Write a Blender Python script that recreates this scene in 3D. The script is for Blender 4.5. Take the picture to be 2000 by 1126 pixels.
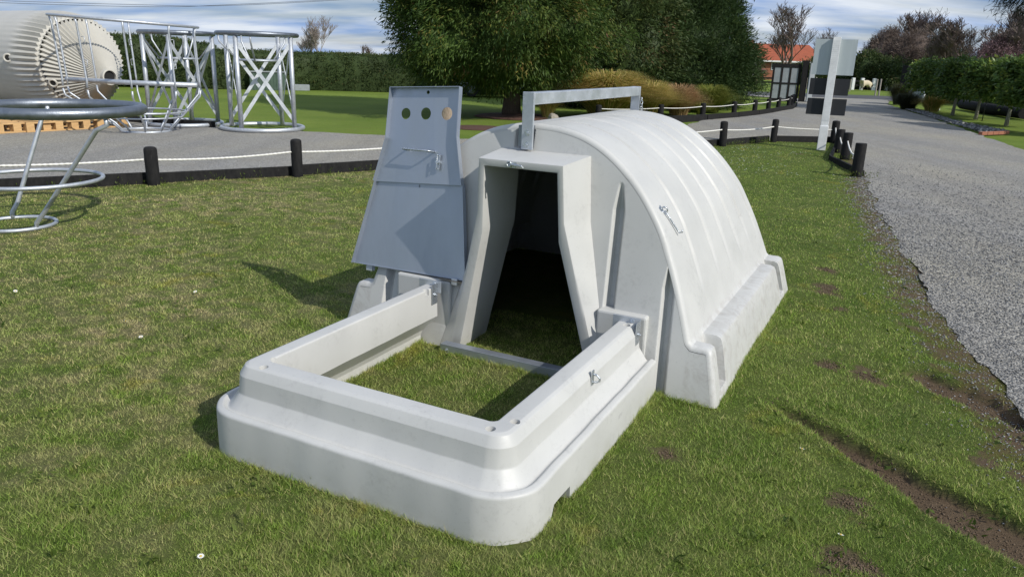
import bpy, math, random
import numpy as np
from mathutils import Matrix, Vector
R_ = math.radians
random.seed(7); RNG = np.random.default_rng(11)
for o in list(bpy.data.objects): bpy.data.objects.remove(o)
SC = bpy.context.scene
COL = SC.collection

# ------------------------------------------------------------------ camera
CF, CP, CR, CH = 1480.0, R_(16.9), R_(1.9), 1.65      # focal length in photo pixels, pitch, roll, height
_fw = np.array([0, math.cos(CP), -math.sin(CP)]); _rt = np.array([1., 0, 0]); _up = np.cross(_rt, _fw)
_r2 = math.cos(CR)*_rt + math.sin(CR)*_up; _u2 = -math.sin(CR)*_rt + math.cos(CR)*_up
cam = bpy.data.cameras.new('camera'); cam.sensor_width = 36; cam.lens = 36*CF/2000; cam.clip_end = 3000; cam.clip_start = .05
camo = bpy.data.objects.new('camera', cam); COL.objects.link(camo)
camo.matrix_world = Matrix(((_r2[0], _u2[0], -_fw[0], 0), (_r2[1], _u2[1], -_fw[1], 0), (_r2[2], _u2[2], -_fw[2], CH), (0, 0, 0, 1)))
SC.camera = camo
def ray(x, y): return (x-1000)/CF*_r2 - (y-563)/CF*_u2 + _fw
def G(x, y, z=0.):
    d = ray(x, y); t = (z-CH)/d[2]; return np.array([0, 0, CH]) + t*d        # pixel -> point on the ground
def AY(x, y, Y):
    d = ray(x, y); return np.array([0, 0, CH]) + d*(Y/d[1])                    # pixel -> point at ground distance Y

# ------------------------------------------------------------------ sky, sun, exposure
SUN = Vector((.993, -.873, 1.0)).normalized()                                   # towards the sun (behind the camera, right)
SUN_EL = math.asin(SUN.z); SUN_AZ = math.atan2(SUN.x, SUN.y)
W = bpy.data.worlds.new('World'); SC.world = W; W.use_nodes = True
nt = W.node_tree; N = nt.nodes; N.clear(); LK = nt.links.new
out = N.new('ShaderNodeOutputWorld'); bg = N.new('ShaderNodeBackground'); bg.inputs[1].default_value = 0.05
sky = N.new('ShaderNodeTexSky'); sky.sky_type = 'NISHITA'; sky.sun_disc = False
sky.sun_elevation = SUN_EL; sky.sun_rotation = SUN_AZ; sky.dust_density = 0.2; sky.ozone_density = 4.0
tc = N.new('ShaderNodeTexCoord'); sp = N.new('ShaderNodeSeparateXYZ'); LK(tc.outputs['Generated'], sp.inputs[0])
def wm(op, a, b):
    n = N.new('ShaderNodeMath'); n.operation = op
    for i, v in enumerate((a, b)):
        if isinstance(v, (int, float)): n.inputs[i].default_value = v
        else: LK(v, n.inputs[i])
    return n.outputs[0]
zz = wm('ADD', wm('MAXIMUM', sp.outputs[2], 0.0), 0.16)
cx = N.new('ShaderNodeCombineXYZ'); LK(wm('DIVIDE', sp.outputs[0], zz), cx.inputs[0]); LK(wm('DIVIDE', sp.outputs[1], zz), cx.inputs[1])
mp = N.new('ShaderNodeMapping'); mp.inputs['Rotation'].default_value = (0, 0, R_(20)); mp.inputs['Scale'].default_value = (.55, 1.1, 1); mp.inputs['Location'].default_value = (3.1, .4, 0)
LK(cx.outputs[0], mp.inputs[0])
n1 = N.new('ShaderNodeTexNoise'); n1.inputs['Scale'].default_value = 1.5; n1.inputs['Detail'].default_value = 9; n1.inputs['Roughness'].default_value = .56; n1.inputs['Distortion'].default_value = .5
LK(mp.outputs[0], n1.inputs['Vector'])
rp = N.new('ShaderNodeValToRGB'); rp.color_ramp.elements[0].position = .40; rp.color_ramp.elements[1].position = .64; LK(n1.outputs[0], rp.inputs[0])
n2 = N.new('ShaderNodeTexNoise'); n2.inputs['Scale'].default_value = 2.6; n2.inputs['Detail'].default_value = 6; LK(mp.outputs[0], n2.inputs['Vector'])
cc = N.new('ShaderNodeValToRGB'); cc.color_ramp.elements[0].position = .36; cc.color_ramp.elements[1].position = .64
cc.color_ramp.elements[0].color = (5.6, 8.6, 15.0, 1); cc.color_ramp.elements[1].color = (16.0, 17.2, 19.0, 1); LK(n2.outputs[0], cc.inputs[0])
mx = N.new('ShaderNodeMix'); mx.data_type = 'RGBA'; LK(wm('ADD', wm('MULTIPLY', rp.outputs[0], .45), .5), mx.inputs[0]); LK(sky.outputs[0], mx.inputs[6]); LK(cc.outputs[0], mx.inputs[7])
LK(mx.outputs[2], bg.inputs[0]); LK(bg.outputs[0], out.inputs[0])
sl = bpy.data.lights.new('sun', 'SUN'); sl.energy = 4.2; sl.angle = R_(.53); sl.color = (1, .955, .88)
so = bpy.data.objects.new('sun', sl); COL.objects.link(so); so.rotation_euler = (-SUN).to_track_quat('-Z', 'Y').to_euler(); so.location = (20, -20, 20)
SC.view_settings.view_transform = 'Standard'; SC.view_settings.look = 'None'; SC.view_settings.exposure = 0.0; SC.view_settings.gamma = 1; SC.view_settings.use_curve_mapping = False
SC.render.engine = 'CYCLES'

# ------------------------------------------------------------------ materials
class NG:
    def __init__(s, name):
        s.m = bpy.data.materials.new(name); s.m.use_nodes = True; s.t = s.m.node_tree; s.b = s.t.nodes['Principled BSDF']; s.out = s.t.nodes['Material Output']
        s.geo = s.t.nodes.new('ShaderNodeNewGeometry'); s.tcn = s.t.nodes.new('ShaderNodeTexCoord')
    def link(s, a, b): s.t.links.new(a, b)
    def coord(s, kind='Object', scale=(1, 1, 1), rot=(0, 0, 0)):
        v = s.geo.outputs['Position'] if kind == 'World' else s.tcn.outputs[kind]
        if tuple(scale) == (1, 1, 1) and tuple(rot) == (0, 0, 0): return v
        m = s.t.nodes.new('ShaderNodeMapping'); m.inputs['Scale'].default_value = scale; m.inputs['Rotation'].default_value = rot; s.link(v, m.inputs[0]); return m.outputs[0]
    def noise(s, scale, detail=4, rough=.55, vec=None, dist=0):
        n = s.t.nodes.new('ShaderNodeTexNoise'); n.inputs['Scale'].default_value = scale; n.inputs['Detail'].default_value = detail; n.inputs['Roughness'].default_value = rough; n.inputs['Distortion'].default_value = dist
        s.link(vec if vec is not None else s.coord(), n.inputs['Vector']); return n.outputs[0]
    def vor(s, scale, vec=None, feature='F1', out=0):
        n = s.t.nodes.new('ShaderNodeTexVoronoi'); n.feature = feature; n.inputs['Scale'].default_value = scale
        s.link(vec if vec is not None else s.coord(), n.inputs['Vector']); return n.outputs[out]
    def ramp(s, v, stops):
        r = s.t.nodes.new('ShaderNodeValToRGB'); e = r.color_ramp.elements
        while len(e) < len(stops): e.new(.5)
        for el, (p, c) in zip(e, stops):
            el.position = p; el.color = (c, c, c, 1) if isinstance(c, (int, float)) else (*c, 1)
        s.link(v, r.inputs[0]); return r.outputs[0]
    def mix(s, f, a, b, blend='MIX'):
        m = s.t.nodes.new('ShaderNodeMix'); m.data_type = 'RGBA'; m.blend_type = blend
        for i, v in ((0, f), (6, a), (7, b)):
            if isinstance(v, (int, float)): m.inputs[i].default_value = v if i == 0 else (v, v, v, 1)
            elif isinstance(v, tuple): m.inputs[i].default_value = (*v, 1)
            else: s.link(v, m.inputs[i])
        return m.outputs[2]
    def math(s, op, a, b=0.):
        m = s.t.nodes.new('ShaderNodeMath'); m.operation = op
        for i, v in enumerate((a, b)):
            if isinstance(v, (int, float)): m.inputs[i].default_value = v
            else: s.link(v, m.inputs[i])
        return m.outputs[0]
    def attr(s, name):
        a = s.t.nodes.new('ShaderNodeAttribute'); a.attribute_name = name; return a.outputs['Fac']
    def set(s, color=None, rough=None, metal=None, spec=None):
        for k, v in (('Base Color', color), ('Roughness', rough), ('Metallic', metal), ('Specular IOR Level', spec)):
            if v is None: continue
            if isinstance(v, (int, float)): s.b.inputs[k].default_value = v
            elif isinstance(v, tuple): s.b.inputs[k].default_value = (*v, 1)
            else: s.link(v, s.b.inputs[k])
        return s
    def bump(s, h, dist=.01, strength=1.):
        b = s.t.nodes.new('ShaderNodeBump'); b.inputs['Distance'].default_value = dist; b.inputs['Strength'].default_value = strength
        s.link(h, b.inputs['Height']); s.link(b.outputs[0], s.b.inputs['Normal']); return s
def simple(name, c1, c2=None, scale=6, rough=.6, metal=0., bump=0., bscale=40, coord='Object', stretch=(1, 1, 1), spec=None):
    g = NG(name); v = g.coord(coord, stretch)
    col = c1 if c2 is None else g.mix(g.ramp(g.noise(scale, 6, .6, v), [(.3, 0.), (.7, 1.)]), c1, c2)
    g.set(col, rough, metal, spec)
    if bump: g.bump(g.noise(bscale, 4, .6, v), bump)
    return g.m
M = {}
def m_plastic():
    g = NG('plastic_offwhite'); v = g.coord()
    base = g.mix(g.ramp(g.noise(2.2, 4, .5, v), [(.3, 0.), (.7, 1.)]), (.465, .467, .452), (.525, .526, .508))
    sm = g.math('MULTIPLY', g.ramp(g.noise(6, 5, .65, v, .6), [(.50, 0.), (.64, 1.)]), g.ramp(g.noise(38, 6, .75, v), [(.48, 0.), (.62, 1.)]))
    col = g.mix(g.math('MULTIPLY', sm, .30), base, (.30, .30, .29))
    sc = g.ramp(g.noise(7, 8, .72, g.coord('Object', (14, 1.4, 3.5), (.3, .5, .4))), [(.63, 0.), (.67, 1.)])
    sc = g.math('MULTIPLY', sc, g.ramp(g.noise(3.1, 3, .5, v), [(.45, 0.), (.6, 1.)]))
    col = g.mix(g.math('MULTIPLY', sc, .6), col, (.34, .34, .335))
    hair = g.ramp(g.vor(3.2, v, 'DISTANCE_TO_EDGE', 0), [(.0, 1.), (.006, 0.)])
    hair = g.math('MULTIPLY', hair, g.ramp(g.noise(5.3, 4, .6, v), [(.52, 0.), (.62, 1.)]))
    col = g.mix(g.math('MULTIPLY', hair, .3), col, (.42, .42, .41))
    sx0 = g.t.nodes.new('ShaderNodeSeparateXYZ'); g.link(v, sx0.inputs[0])
    stain = g.math('MULTIPLY', g.ramp(g.math('ABSOLUTE', sx0.outputs[0]), [(.99, 0.), (1.03, 1.)]), g.ramp(g.noise(9, 8, .72, v, 1.4), [(.47, 0.), (.60, 1.)]))
    col = g.mix(g.math('MULTIPLY', stain, .42), col, (.33, .31, .285))
    scuff = g.math('MULTIPLY', g.ramp(g.noise(55, 5, .8, v), [(.57, 0.), (.66, 1.)]), g.ramp(g.noise(1.7, 4, .6, v), [(.46, 0.), (.62, 1.)]))
    col = g.mix(g.math('MULTIPLY', scuff, .4), col, (.36, .355, .34))
    # soil splashed on the lowest centimetres
    sx = g.t.nodes.new('ShaderNodeSeparateXYZ'); g.link(v, sx.inputs[0])
    dirt = g.math('MULTIPLY', g.ramp(sx.outputs[2], [(.0, 1.), (.09, 0.)]), g.ramp(g.noise(16, 6, .7, v), [(.42, 0.), (.66, 1.)]))
    col = g.mix(g.math('MULTIPLY', dirt, .5), col, (.36, .35, .30))
    g.set(col, g.ramp(g.noise(9, 4, .6, v), [(.3, .40), (.7, .56)]), 0, .45)
    h = g.math('ADD', g.math('MULTIPLY', g.noise(2.6, 2, .5, v), 1.0), g.math('MULTIPLY', g.noise(180, 3, .6, v), .02))
    g.bump(h, .006, .8); return g.m
M['plastic'] = m_plastic()
def m_steel(name, c1, c2, rough=.38, sc=22, metal=.9, streak=(1, 1, 1)):
    g = NG(name); v = g.coord('Object', streak)
    col = g.mix(g.vor(sc, v, 'F1', 1), c1, c2); col = g.mix(g.ramp(g.noise(sc*.45, 5, .65, v), [(.3, 0.), (.7, 1.)]), col, c2)
    g.set(col, g.ramp(g.noise(sc*.8, 4, .6, v), [(.3, rough-.1), (.7, rough+.14)]), metal); g.bump(g.noise(sc*6, 3, .6, v), .0012); return g.m
M['galv'] = m_steel('galvanised_steel', (.62, .65, .69), (.47, .50, .54), .50, 26, .7)
M['galvbright'] = m_steel('bright_galvanised_steel', (.74, .77, .80), (.58, .61, .64), .42, 9, .75)
M['sheet'] = m_steel('sheet_steel', (.44, .48, .545), (.39, .43, .495), .44, 5, .75, (1, 1, .3))
M['zinc'] = m_steel('zinc_plated_steel', (.68, .71, .74), (.52, .55, .58), .26, 60)
M['greysteel'] = m_steel('dull_grey_steel', (.30, .33, .37), (.21, .235, .27), .42, 16, .85)
M['brownsteel'] = m_steel('stained_steel', (.42, .37, .30), (.30, .26, .2), .5, 20, .7)
def m_timber():
    g = NG('black_stained_timber'); v = g.coord('Object', (3, 3, 1.2)); c = g.mix(g.ramp(g.noise(7, 6, .6, v), [(.3, 0.), (.7, 1.)]), (.008, .008, .009), (.022, .0215, .021))
    st = g.ramp(g.noise(9, 6, .7, g.coord('Object', (9, 9, .8))), [(.64, 0.), (.70, 1.)]); c = g.mix(g.math('MULTIPLY', st, .5), c, (.11, .105, .10)); g.set(c, .8, 0, .2); g.bump(g.noise(22, 4, .6, v), .004); return g.m
M['timberblack'] = m_timber()
M['rope'] = simple('white_rope', (.78, .77, .73), (.62, .61, .56), 30, .8)
M['pine'] = simple('pallet_pine', (.62, .40, .18), (.46, .28, .12), 5, .7, 0, .002, 20, 'Object', (1, 6, 6))
M['whitepaint'] = simple('white_paint', (.80, .81, .81), (.66, .67, .67), 9, .55, 0, .001, 30)
M['signback'] = simple('grey_green_sheet', (.44, .49, .50), (.39, .44, .455), 3, .5, .2, .0006, 20, 'Object', (6, 6, .5))
M['blackpanel'] = simple('black_sheet', (.010, .011, .014), (.016, .017, .02), 3, .55)
M['silo'] = simple('beige_polyethylene', (.50, .485, .435), (.45, .435, .39), 2, .42, 0, .002, 5)
M['hole'] = simple('hole_shade_black', (.012, .012, .012), None, rough=.9)  # near-black colour standing in for the shade inside the silo openings
M['bark'] = simple('rough_bark', (.17, .125, .09), (.075, .055, .042), 5, .9, 0, .04, 9, 'Object', (6, 6, 1))
M['barkgrey'] = simple('grey_bark', (.36, .33, .28), (.22, .2, .175), 4, .9, 0, .01, 12, 'Object', (5, 5, 1))
M['twig'] = simple('bare_twigs', (.18, .135, .115), (.12, .09, .078), 2, .9)
M['twigpale'] = simple('pale_twigs', (.34, .29, .26), (.26, .215, .195), 2, .9)
M['twigpink'] = simple('pinkish_twigs', (.30, .19, .19), (.19, .12, .12), 1.5, .9)
M['brick'] = simple('red_brick', (.33, .13, .075), (.24, .10, .06), 6, .85)
M['tile'] = simple('terracotta_tile', (.42, .115, .055), (.30, .085, .045), 2, .75)
M['glass'] = NG('window_glass').set((.06, .07, .08), .06, 0, .8).m
M['greyboard'] = simple('weathered_grey_board', (.30, .33, .35), (.22, .245, .26), 5, .75)
M['mulch'] = simple('bark_mulch', (.13, .065, .042), (.07, .038, .028), 22, .95, 0, .03, 40)
M['rock'] = simple('pale_rock', (.36, .33, .28), (.22, .2, .17), 6, .9, 0, .03, 10)
M['greenshed'] = simple('green_sheet', (.07, .115, .085), (.05, .085, .065), 3, .6)
M['asphalt'] = simple('asphalt', (.075, .076, .08), (.055, .056, .06), 3, .9, 0, .004, 120, 'World')
M['carwhite'] = simple('pale_car_paint', (.62, .66, .72), None, rough=.25)
M['blackplastic'] = simple('black_plastic', (.015, .015, .016), None, rough=.4)
M['petal'] = simple('daisy_petal', (.82, .82, .78), None, rough=.6)
M['pollen'] = simple('daisy_centre', (.62, .40, .04), None, rough=.7)
M['wire'] = simple('power_cable', (.05, .05, .055), None, rough=.6)
M['ink'] = simple('black_ink', (.02, .02, .022), None, rough=.6)

def lawn_colour(g, v):
    "shared by the soil sheet and the blades: green, yellow-green and straw drifts"
    green = g.mix(g.ramp(g.noise(1.6, 5, .6, v), [(.32, 0.), (.68, 1.)]), (.105, .170, .026), (.170, .235, .042))
    # drier towards the open lawn on the left, lusher along the drive
    sx = g.t.nodes.new('ShaderNodeSeparateXYZ'); g.link(v, sx.inputs[0])
    lush = g.ramp(g.math('ADD', g.math('MULTIPLY', sx.outputs[0], .16), .5), [(.0, 1.), (.75, 0.)])
    d1 = g.ramp(g.noise(.75, 4, .6, v, .4), [(.40, 0.), (.66, 1.)]); d2 = g.ramp(g.noise(5.5, 5, .7, v), [(.38, 0.), (.60, 1.)])
    dry = g.math('MULTIPLY', g.math('MULTIPLY', g.math('ADD', g.math('MULTIPLY', d1, .8), .35), d2), g.math('ADD', g.math('MULTIPLY', lush, .8), .2))
    col = g.mix(g.math('MULTIPLY', dry, .92), green, (.36, .305, .165))
    yel = g.math('MULTIPLY', g.ramp(g.noise(2.4, 4, .6, v, .8), [(.60, 0.), (.70, 1.)]), .5)
    return g.mix(yel, col, (.31, .28, .045))
def m_lawn():
    g = NG('lawn_turf'); v = g.coord('World'); col = lawn_colour(g, v)
    fine = g.noise(60, 6, .75, v); col = g.mix(1., col, g.ramp(fine, [(.25, .30), (.75, .80)]), 'MULTIPLY')
    soil = g.mix(g.noise(14, 6, .7, v), (.085, .058, .036), (.155, .112, .072))
    moss = g.mix(g.ramp(g.noise(4.2, 5, .6, v), [(.42, 0.), (.6, 1.)]), soil, (.095, .095, .022))
    col = g.mix(g.attr('moss'), col, moss); col = g.mix(g.attr('soil'), col, soil)
    g.set(col, .9, 0, .15); g.bump(g.noise(75, 5, .75, v), .018, .9); return g.m
M['lawn'] = m_lawn()
def m_blade():
    g = NG('grass_blade'); v = g.coord('World'); col = lawn_colour(g, v); t = g.attr('tint')
    col = g.mix(g.ramp(t, [(.80, 0.), (.92, .75)]), col, (.27, .225, .11)); col = g.mix(1., col, g.ramp(t, [(0., .95), (.8, 2.2)]), 'MULTIPLY')
    g.set(col, .55, 0, .3)
    tr = g.t.nodes.new('ShaderNodeBsdfTranslucent'); g.link(col, tr.inputs[0]); ms = g.t.nodes.new('ShaderNodeMixShader'); ms.inputs[0].default_value = .38
    g.link(g.b.outputs[0], ms.inputs[1]); g.link(tr.outputs[0], ms.inputs[2]); g.link(ms.outputs[0], g.out.inputs[0]); return g.m
M['blade'] = m_blade()
def m_farlawn():
    g = NG('mown_grass'); v = g.coord('World')
    col = g.mix(g.ramp(g.noise(.35, 5, .6, v), [(.35, 0.), (.65, 1.)]), (.115, .175, .026), (.165, .225, .038))
    col = g.mix(g.math('MULTIPLY', g.ramp(g.noise(2.4, 6, .7, g.coord('World', (.4, 1.6, 1))), [(.52, 0.), (.7, 1.)]), .5), col, (.17, .165, .05))
    col = g.mix(1., col, g.ramp(g.noise(28, 5, .8, v), [(.3, .7), (.7, 1.25)]), 'MULTIPLY')
    g.set(col, .9, 0, .15); g.bump(g.noise(40, 4, .7, v), .02); return g.m
M['farlawn'] = m_farlawn()
def m_gravel():
    g = NG('grey_gravel'); v = g.coord('World')
    cells = g.vor(70, v, 'F1', 1); c = g.ramp(cells, [(0., (.15, .148, .144)), (.55, (.285, .28, .268)), (.85, (.40, .392, .375)), (1., (.54, .525, .49))])
    c = g.mix(g.ramp(g.noise(.5, 5, .6, g.coord('World', (1, .5, 1))), [(.35, 0.), (.68, 1.)]), c, g.mix(1., c, (1.22, 1.16, 1.0), 'MULTIPLY'))
    c = g.mix(g.math('MULTIPLY', g.ramp(g.noise(1.0, 4, .6, g.coord('World', (1.5, .10, 1), (0, 0, R_(16)))), [(.44, 0.), (.60, 1.)]), .22), c, (.17, .165, .155)); c = g.mix(g.math('MULTIPLY', g.ramp(g.noise(1.3, 5, .65, v), [(.55, 0.), (.7, 1.)]), .45), c, (.25, .23, .19))
    g.set(c, .85, 0, .3); h = g.math('ADD', g.math('MULTIPLY', g.vor(70, v), -1.), g.math('MULTIPLY', g.noise(24, 4, .7, v), .8)); g.bump(h, .014, 1.); return g.m
M['gravel'] = m_gravel()
def m_stone():
    g = NG('gravel_stone'); t = g.attr('tint'); c = g.ramp(t, [(0., (.10, .101, .105)), (.5, (.215, .215, .212)), (.85, (.35, .345, .33)), (1., (.54, .525, .49))]); g.set(c, .8, 0, .3); return g.m
M['stone'] = m_stone()
def leafmat(name, stops, nscale=.8, rough=.6, trans=.0):
    g = NG(name); t = g.attr('tint'); c = g.ramp(t, stops)
    c = g.mix(1., c, g.ramp(g.noise(nscale, 3, .6, g.coord('World')), [(.3, .75), (.7, 1.25)]), 'MULTIPLY'); g.set(c, rough, 0, .25)
    tr = g.t.nodes.new('ShaderNodeBsdfTranslucent'); g.link(c, tr.inputs[0]); ms = g.t.nodes.new('ShaderNodeMixShader'); ms.inputs[0].default_value = .3
    g.link(g.b.outputs[0], ms.inputs[1]); g.link(tr.outputs[0], ms.inputs[2]); g.link(ms.outputs[0], g.out.inputs[0]); return g.m
M['cypress'] = leafmat('cypress_foliage', [(0., (0.035, 0.071, 0.016)), (.55, (0.071, 0.119, 0.023)), (.86, (0.119, 0.147, 0.030)), (.95, (0.192, 0.159, 0.035)), (1., (0.171, 0.080, 0.040))])
M['thuja'] = leafmat('thuja_foliage', [(0., (0.032, 0.059, 0.018)), (.6, (0.060, 0.091, 0.023)), (.88, (0.091, 0.099, 0.031)), (1., (0.152, 0.086, 0.043))])
M['yew'] = leafmat('yew_foliage', [(0., (0.023, 0.049, 0.016)), (.6, (0.044, 0.078, 0.022)), (1., (0.077, 0.111, 0.030))])
M['hedge'] = leafmat('hedge_foliage', [(0., (0.033, 0.057, 0.018)), (.6, (0.060, 0.090, 0.026)), (.92, (0.099, 0.117, 0.036)), (1., (0.150, 0.105, 0.045))])
M['laurel'] = leafmat('laurel_foliage', [(0., (0.056, 0.107, 0.026)), (.6, (0.107, 0.176, 0.037)), (1., (0.259, 0.291, 0.051))], rough=.4)
M['pinefol'] = leafmat('pine_foliage', [(0., (.018, .024, .016)), (1., (.04, .045, .025))])
M['brownshrub'] = leafmat('brown_shrub_twigs', [(0., (.115, .085, .070)), (.6, (.175, .135, .112)), (1., (.24, .20, .17))])
M['blossom'] = leafmat('blossom', [(0., (.17, .10, .105)), (1., (.30, .20, .215))])
M['tussock'] = leafmat('tussock_blades', [(0., (0.240, 0.268, 0.062)), (.5, (0.463, 0.408, 0.112)), (.85, (0.787, 0.562, 0.240)), (1., (1.125, 0.815, 0.450))])
M['tussockgreen'] = leafmat('green_tussock_blades', [(0., (0.126, 0.179, 0.034)), (.6, (0.273, 0.304, 0.059)), (1., (0.504, 0.441, 0.126))])
M['tussockdark'] = leafmat('dark_tussock_blades', [(0., (.025, .035, .014)), (1., (.075, .075, .03))])
M['tussockbrown'] = leafmat('brown_tussock_blades', [(0., (0.273, 0.178, 0.084)), (.6, (0.504, 0.336, 0.178)), (1., (0.756, 0.546, 0.336))])
M['weed'] = leafmat('weed_leaves', [(0., (.05, .09, .015)), (1., (.14, .18, .03))])

# ------------------------------------------------------------------ mesh helpers
def tag(o, label=None, cat=None, group=None, kind=None):
    for k, v in (('label', label), ('category', cat), ('group', group), ('kind', kind)):
        if v: o[k] = v
    return o
def empty(name, loc=(0, 0, 0), rz=0., label=None, cat=None, group=None):
    o = bpy.data.objects.new(name, None); o.empty_display_size = .1; COL.objects.link(o); o.location = loc; o.rotation_euler = (0, 0, rz); return tag(o, label, cat, group)
def obj(name, me, mat, parent=None, smooth=False, loc=None, rz=None, bevel=0, auto=None):
    if mat is not None and not me.materials: me.materials.append(mat)
    if smooth:
        me.polygons.foreach_set('use_smooth', [True]*len(me.polygons))
        if auto: me.set_sharp_from_angle(angle=R_(auto))
    o = bpy.data.objects.new(name, me); COL.objects.link(o)
    if parent is not None: o.parent = parent
    if loc is not None: o.location = loc
    if rz is not None: o.rotation_euler = (0, 0, rz)
    if bevel:
        b = o.modifiers.new('bevel', 'BEVEL'); b.width = bevel; b.segments = 2; b.limit_method = 'ANGLE'; b.angle_limit = R_(40)
    return o
def npmesh(name, V, F, tint=None, **attrs):
    V = np.asarray(V, np.float32).reshape(-1, 3); F = np.asarray(F, np.int32); k = F.shape[1]; me = bpy.data.meshes.new(name)
    me.vertices.add(len(V)); me.vertices.foreach_set('co', V.ravel()); me.loops.add(F.size); me.loops.foreach_set('vertex_index', F.ravel())
    me.polygons.add(len(F)); me.polygons.foreach_set('loop_start', np.arange(0, F.size, k, dtype=np.int32))
    if tint is not None: attrs['tint'] = tint
    for n, a in attrs.items():
        at = me.attributes.new(n, 'FLOAT', 'POINT'); at.data.foreach_set('value', np.asarray(a, np.float32))
    me.update(calc_edges=True); me.validate(); return me
class B:
    def __init__(s): s.v = []; s.f = []
    def add(s, V, F):
        n = len(s.v); s.v += [tuple(map(float, p)) for p in V]; s.f += [tuple(i+n for i in f) for f in F]; return s
    def box(s, x0, x1, y0, y1, z0, z1):
        return s.add([(x0, y0, z0), (x1, y0, z0), (x1, y1, z0), (x0, y1, z0), (x0, y0, z1), (x1, y0, z1), (x1, y1, z1), (x0, y1, z1)], [(0, 3, 2, 1), (4, 5, 6, 7), (0, 1, 5, 4), (1, 2, 6, 5), (2, 3, 7, 6), (3, 0, 4, 7)])
    def hexa(s, bot, top):
        return s.add(list(bot)+list(top), [(0, 3, 2, 1), (4, 5, 6, 7), (0, 1, 5, 4), (1, 2, 6, 5), (2, 3, 7, 6), (3, 0, 4, 7)])
    def bar(s, a, b, w, h, up=(0, 0, 1)):
        a, b = Vector(a), Vector(b); d = (b-a).normalized(); up = Vector(up)
        if abs(d.dot(up)) > .98: up = Vector((1, 0, 0))
        x = d.cross(up).normalized()*w/2; y = x.cross(d).normalized()*h/2
        return s.hexa([a-x-y, a+x-y, a+x+y, a-x+y], [b-x-y, b+x-y, b+x+y, b-x+y])
    def tube(s, pts, r, n=8, closed=False, cap=True):
        pts = [Vector(p) for p in pts]; m = len(pts); V = []; rr = r if hasattr(r, '__len__') else [r]*m; prev = None
        for i in range(m):
            a = pts[(i-1) % m] if closed or i > 0 else pts[i]; b = pts[(i+1) % m] if closed or i < m-1 else pts[i]
            d = (b-a).normalized()
            if prev is None: x = d.orthogonal().normalized()
            else:
                x = prev-d*prev.dot(d); x = x.normalized() if x.length > 1e-6 else d.orthogonal().normalized()
            prev = x; y = d.cross(x)
            for j in range(n):
                t = 2*math.pi*j/n; V.append(pts[i]+(x*math.cos(t)+y*math.sin(t))*rr[i])
        F = [(i % m*n+j, i % m*n+(j+1) % n, (i+1) % m*n+(j+1) % n, (i+1) % m*n+j) for i in range(m if closed else m-1) for j in range(n)]
        if cap and not closed: F += [tuple(range(n-1, -1, -1)), tuple((m-1)*n+j for j in range(n))]
        return s.add(V, F)
    def ring(s, c, R, r, n=40, k=8, axis=(0, 0, 1), a0=0., a1=2*math.pi):
        ax = Vector(axis).normalized(); x = ax.orthogonal().normalized(); y = ax.cross(x); full = a1-a0 > 6.28
        return s.tube([Vector(c)+(x*math.cos(a0+(a1-a0)*i/n)+y*math.sin(a0+(a1-a0)*i/n))*R for i in range(n if full else n+1)], r, k, full)
    def lathe(s, prof, n=24, axis_o=(0, 0, 0), cap=True):
        V = []; ox, oy, oz = axis_o
        for (r, z) in prof:
            for j in range(n): V.append((ox+r*math.cos(2*math.pi*j/n), oy+r*math.sin(2*math.pi*j/n), oz+z))
        m = len(prof); F = [(i*n+j, i*n+(j+1) % n, (i+1)*n+(j+1) % n, (i+1)*n+j) for i in range(m-1) for j in range(n)]
        if cap: F += [tuple(range(n-1, -1, -1)), tuple((m-1)*n+j for j in range(n))]
        return s.add(V, F)
    def grid(s, loops, closed=False):
        n = len(loops[0]); V = [p for l in loops for p in l]; e = n if closed else n-1
        return s.add(V, [(i*n+j, i*n+(j+1) % n, (i+1)*n+(j+1) % n, (i+1)*n+j) for i in range(len(loops)-1) for j in range(e)])
    def disc(s, c, nrm, r, n=14, t=.004):
        c = Vector(c); nrm = Vector(nrm).normalized(); return s.tube([c, c+nrm*t], r, n)
    def mesh(s, name):
        me = bpy.data.meshes.new(name); me.from_pydata(s.v, [], s.f); me.update(); return me
    def build(s, name, mat, parent=None, smooth=False, **k): return obj(name, s.mesh(name), mat, parent, smooth, **k)
def copy_tree(o, parent=None):
    c = o.copy(); COL.objects.link(c); c.parent = parent
    for ch in o.children: copy_tree(ch, c)
    return c
def bez(pts, n=8):
    "Catmull-Rom through points"
    P = [np.array(p, float) for p in pts]; P = [2*P[0]-P[1]]+P+[2*P[-1]-P[-2]]; out = []
    for i in range(1, len(P)-2):
        for j in range(n):
            t = j/n; out.append(.5*((2*P[i])+(-P[i-1]+P[i+1])*t+(2*P[i-1]-5*P[i]+4*P[i+1]-P[i+2])*t*t+(-P[i-1]+3*P[i]-3*P[i+1]+P[i+2])*t**3))
    out.append(P[-2]); return out
def resample(P, n):
    P = np.asarray(P, float); d = np.r_[0, np.cumsum(np.linalg.norm(np.diff(P, axis=0), axis=1))]; t = np.linspace(0, d[-1], n)
    return np.stack([np.interp(t, d, P[:, k]) for k in range(P.shape[1])], 1)
def lump(P, f, seed, oct=3):
    "cheap smooth 3-D noise in about -1..1"
    r = np.random.default_rng(seed); s = np.zeros(len(P)); a = 1.; tot = 0
    for o in range(oct):
        for _ in range(4):
            k = r.normal(size=3); k *= f*2**o/np.linalg.norm(k); s += a*np.sin(P@k*2*math.pi+r.uniform(0, 6.28))*.5
        tot += a; a *= .55
    return s/tot
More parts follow.
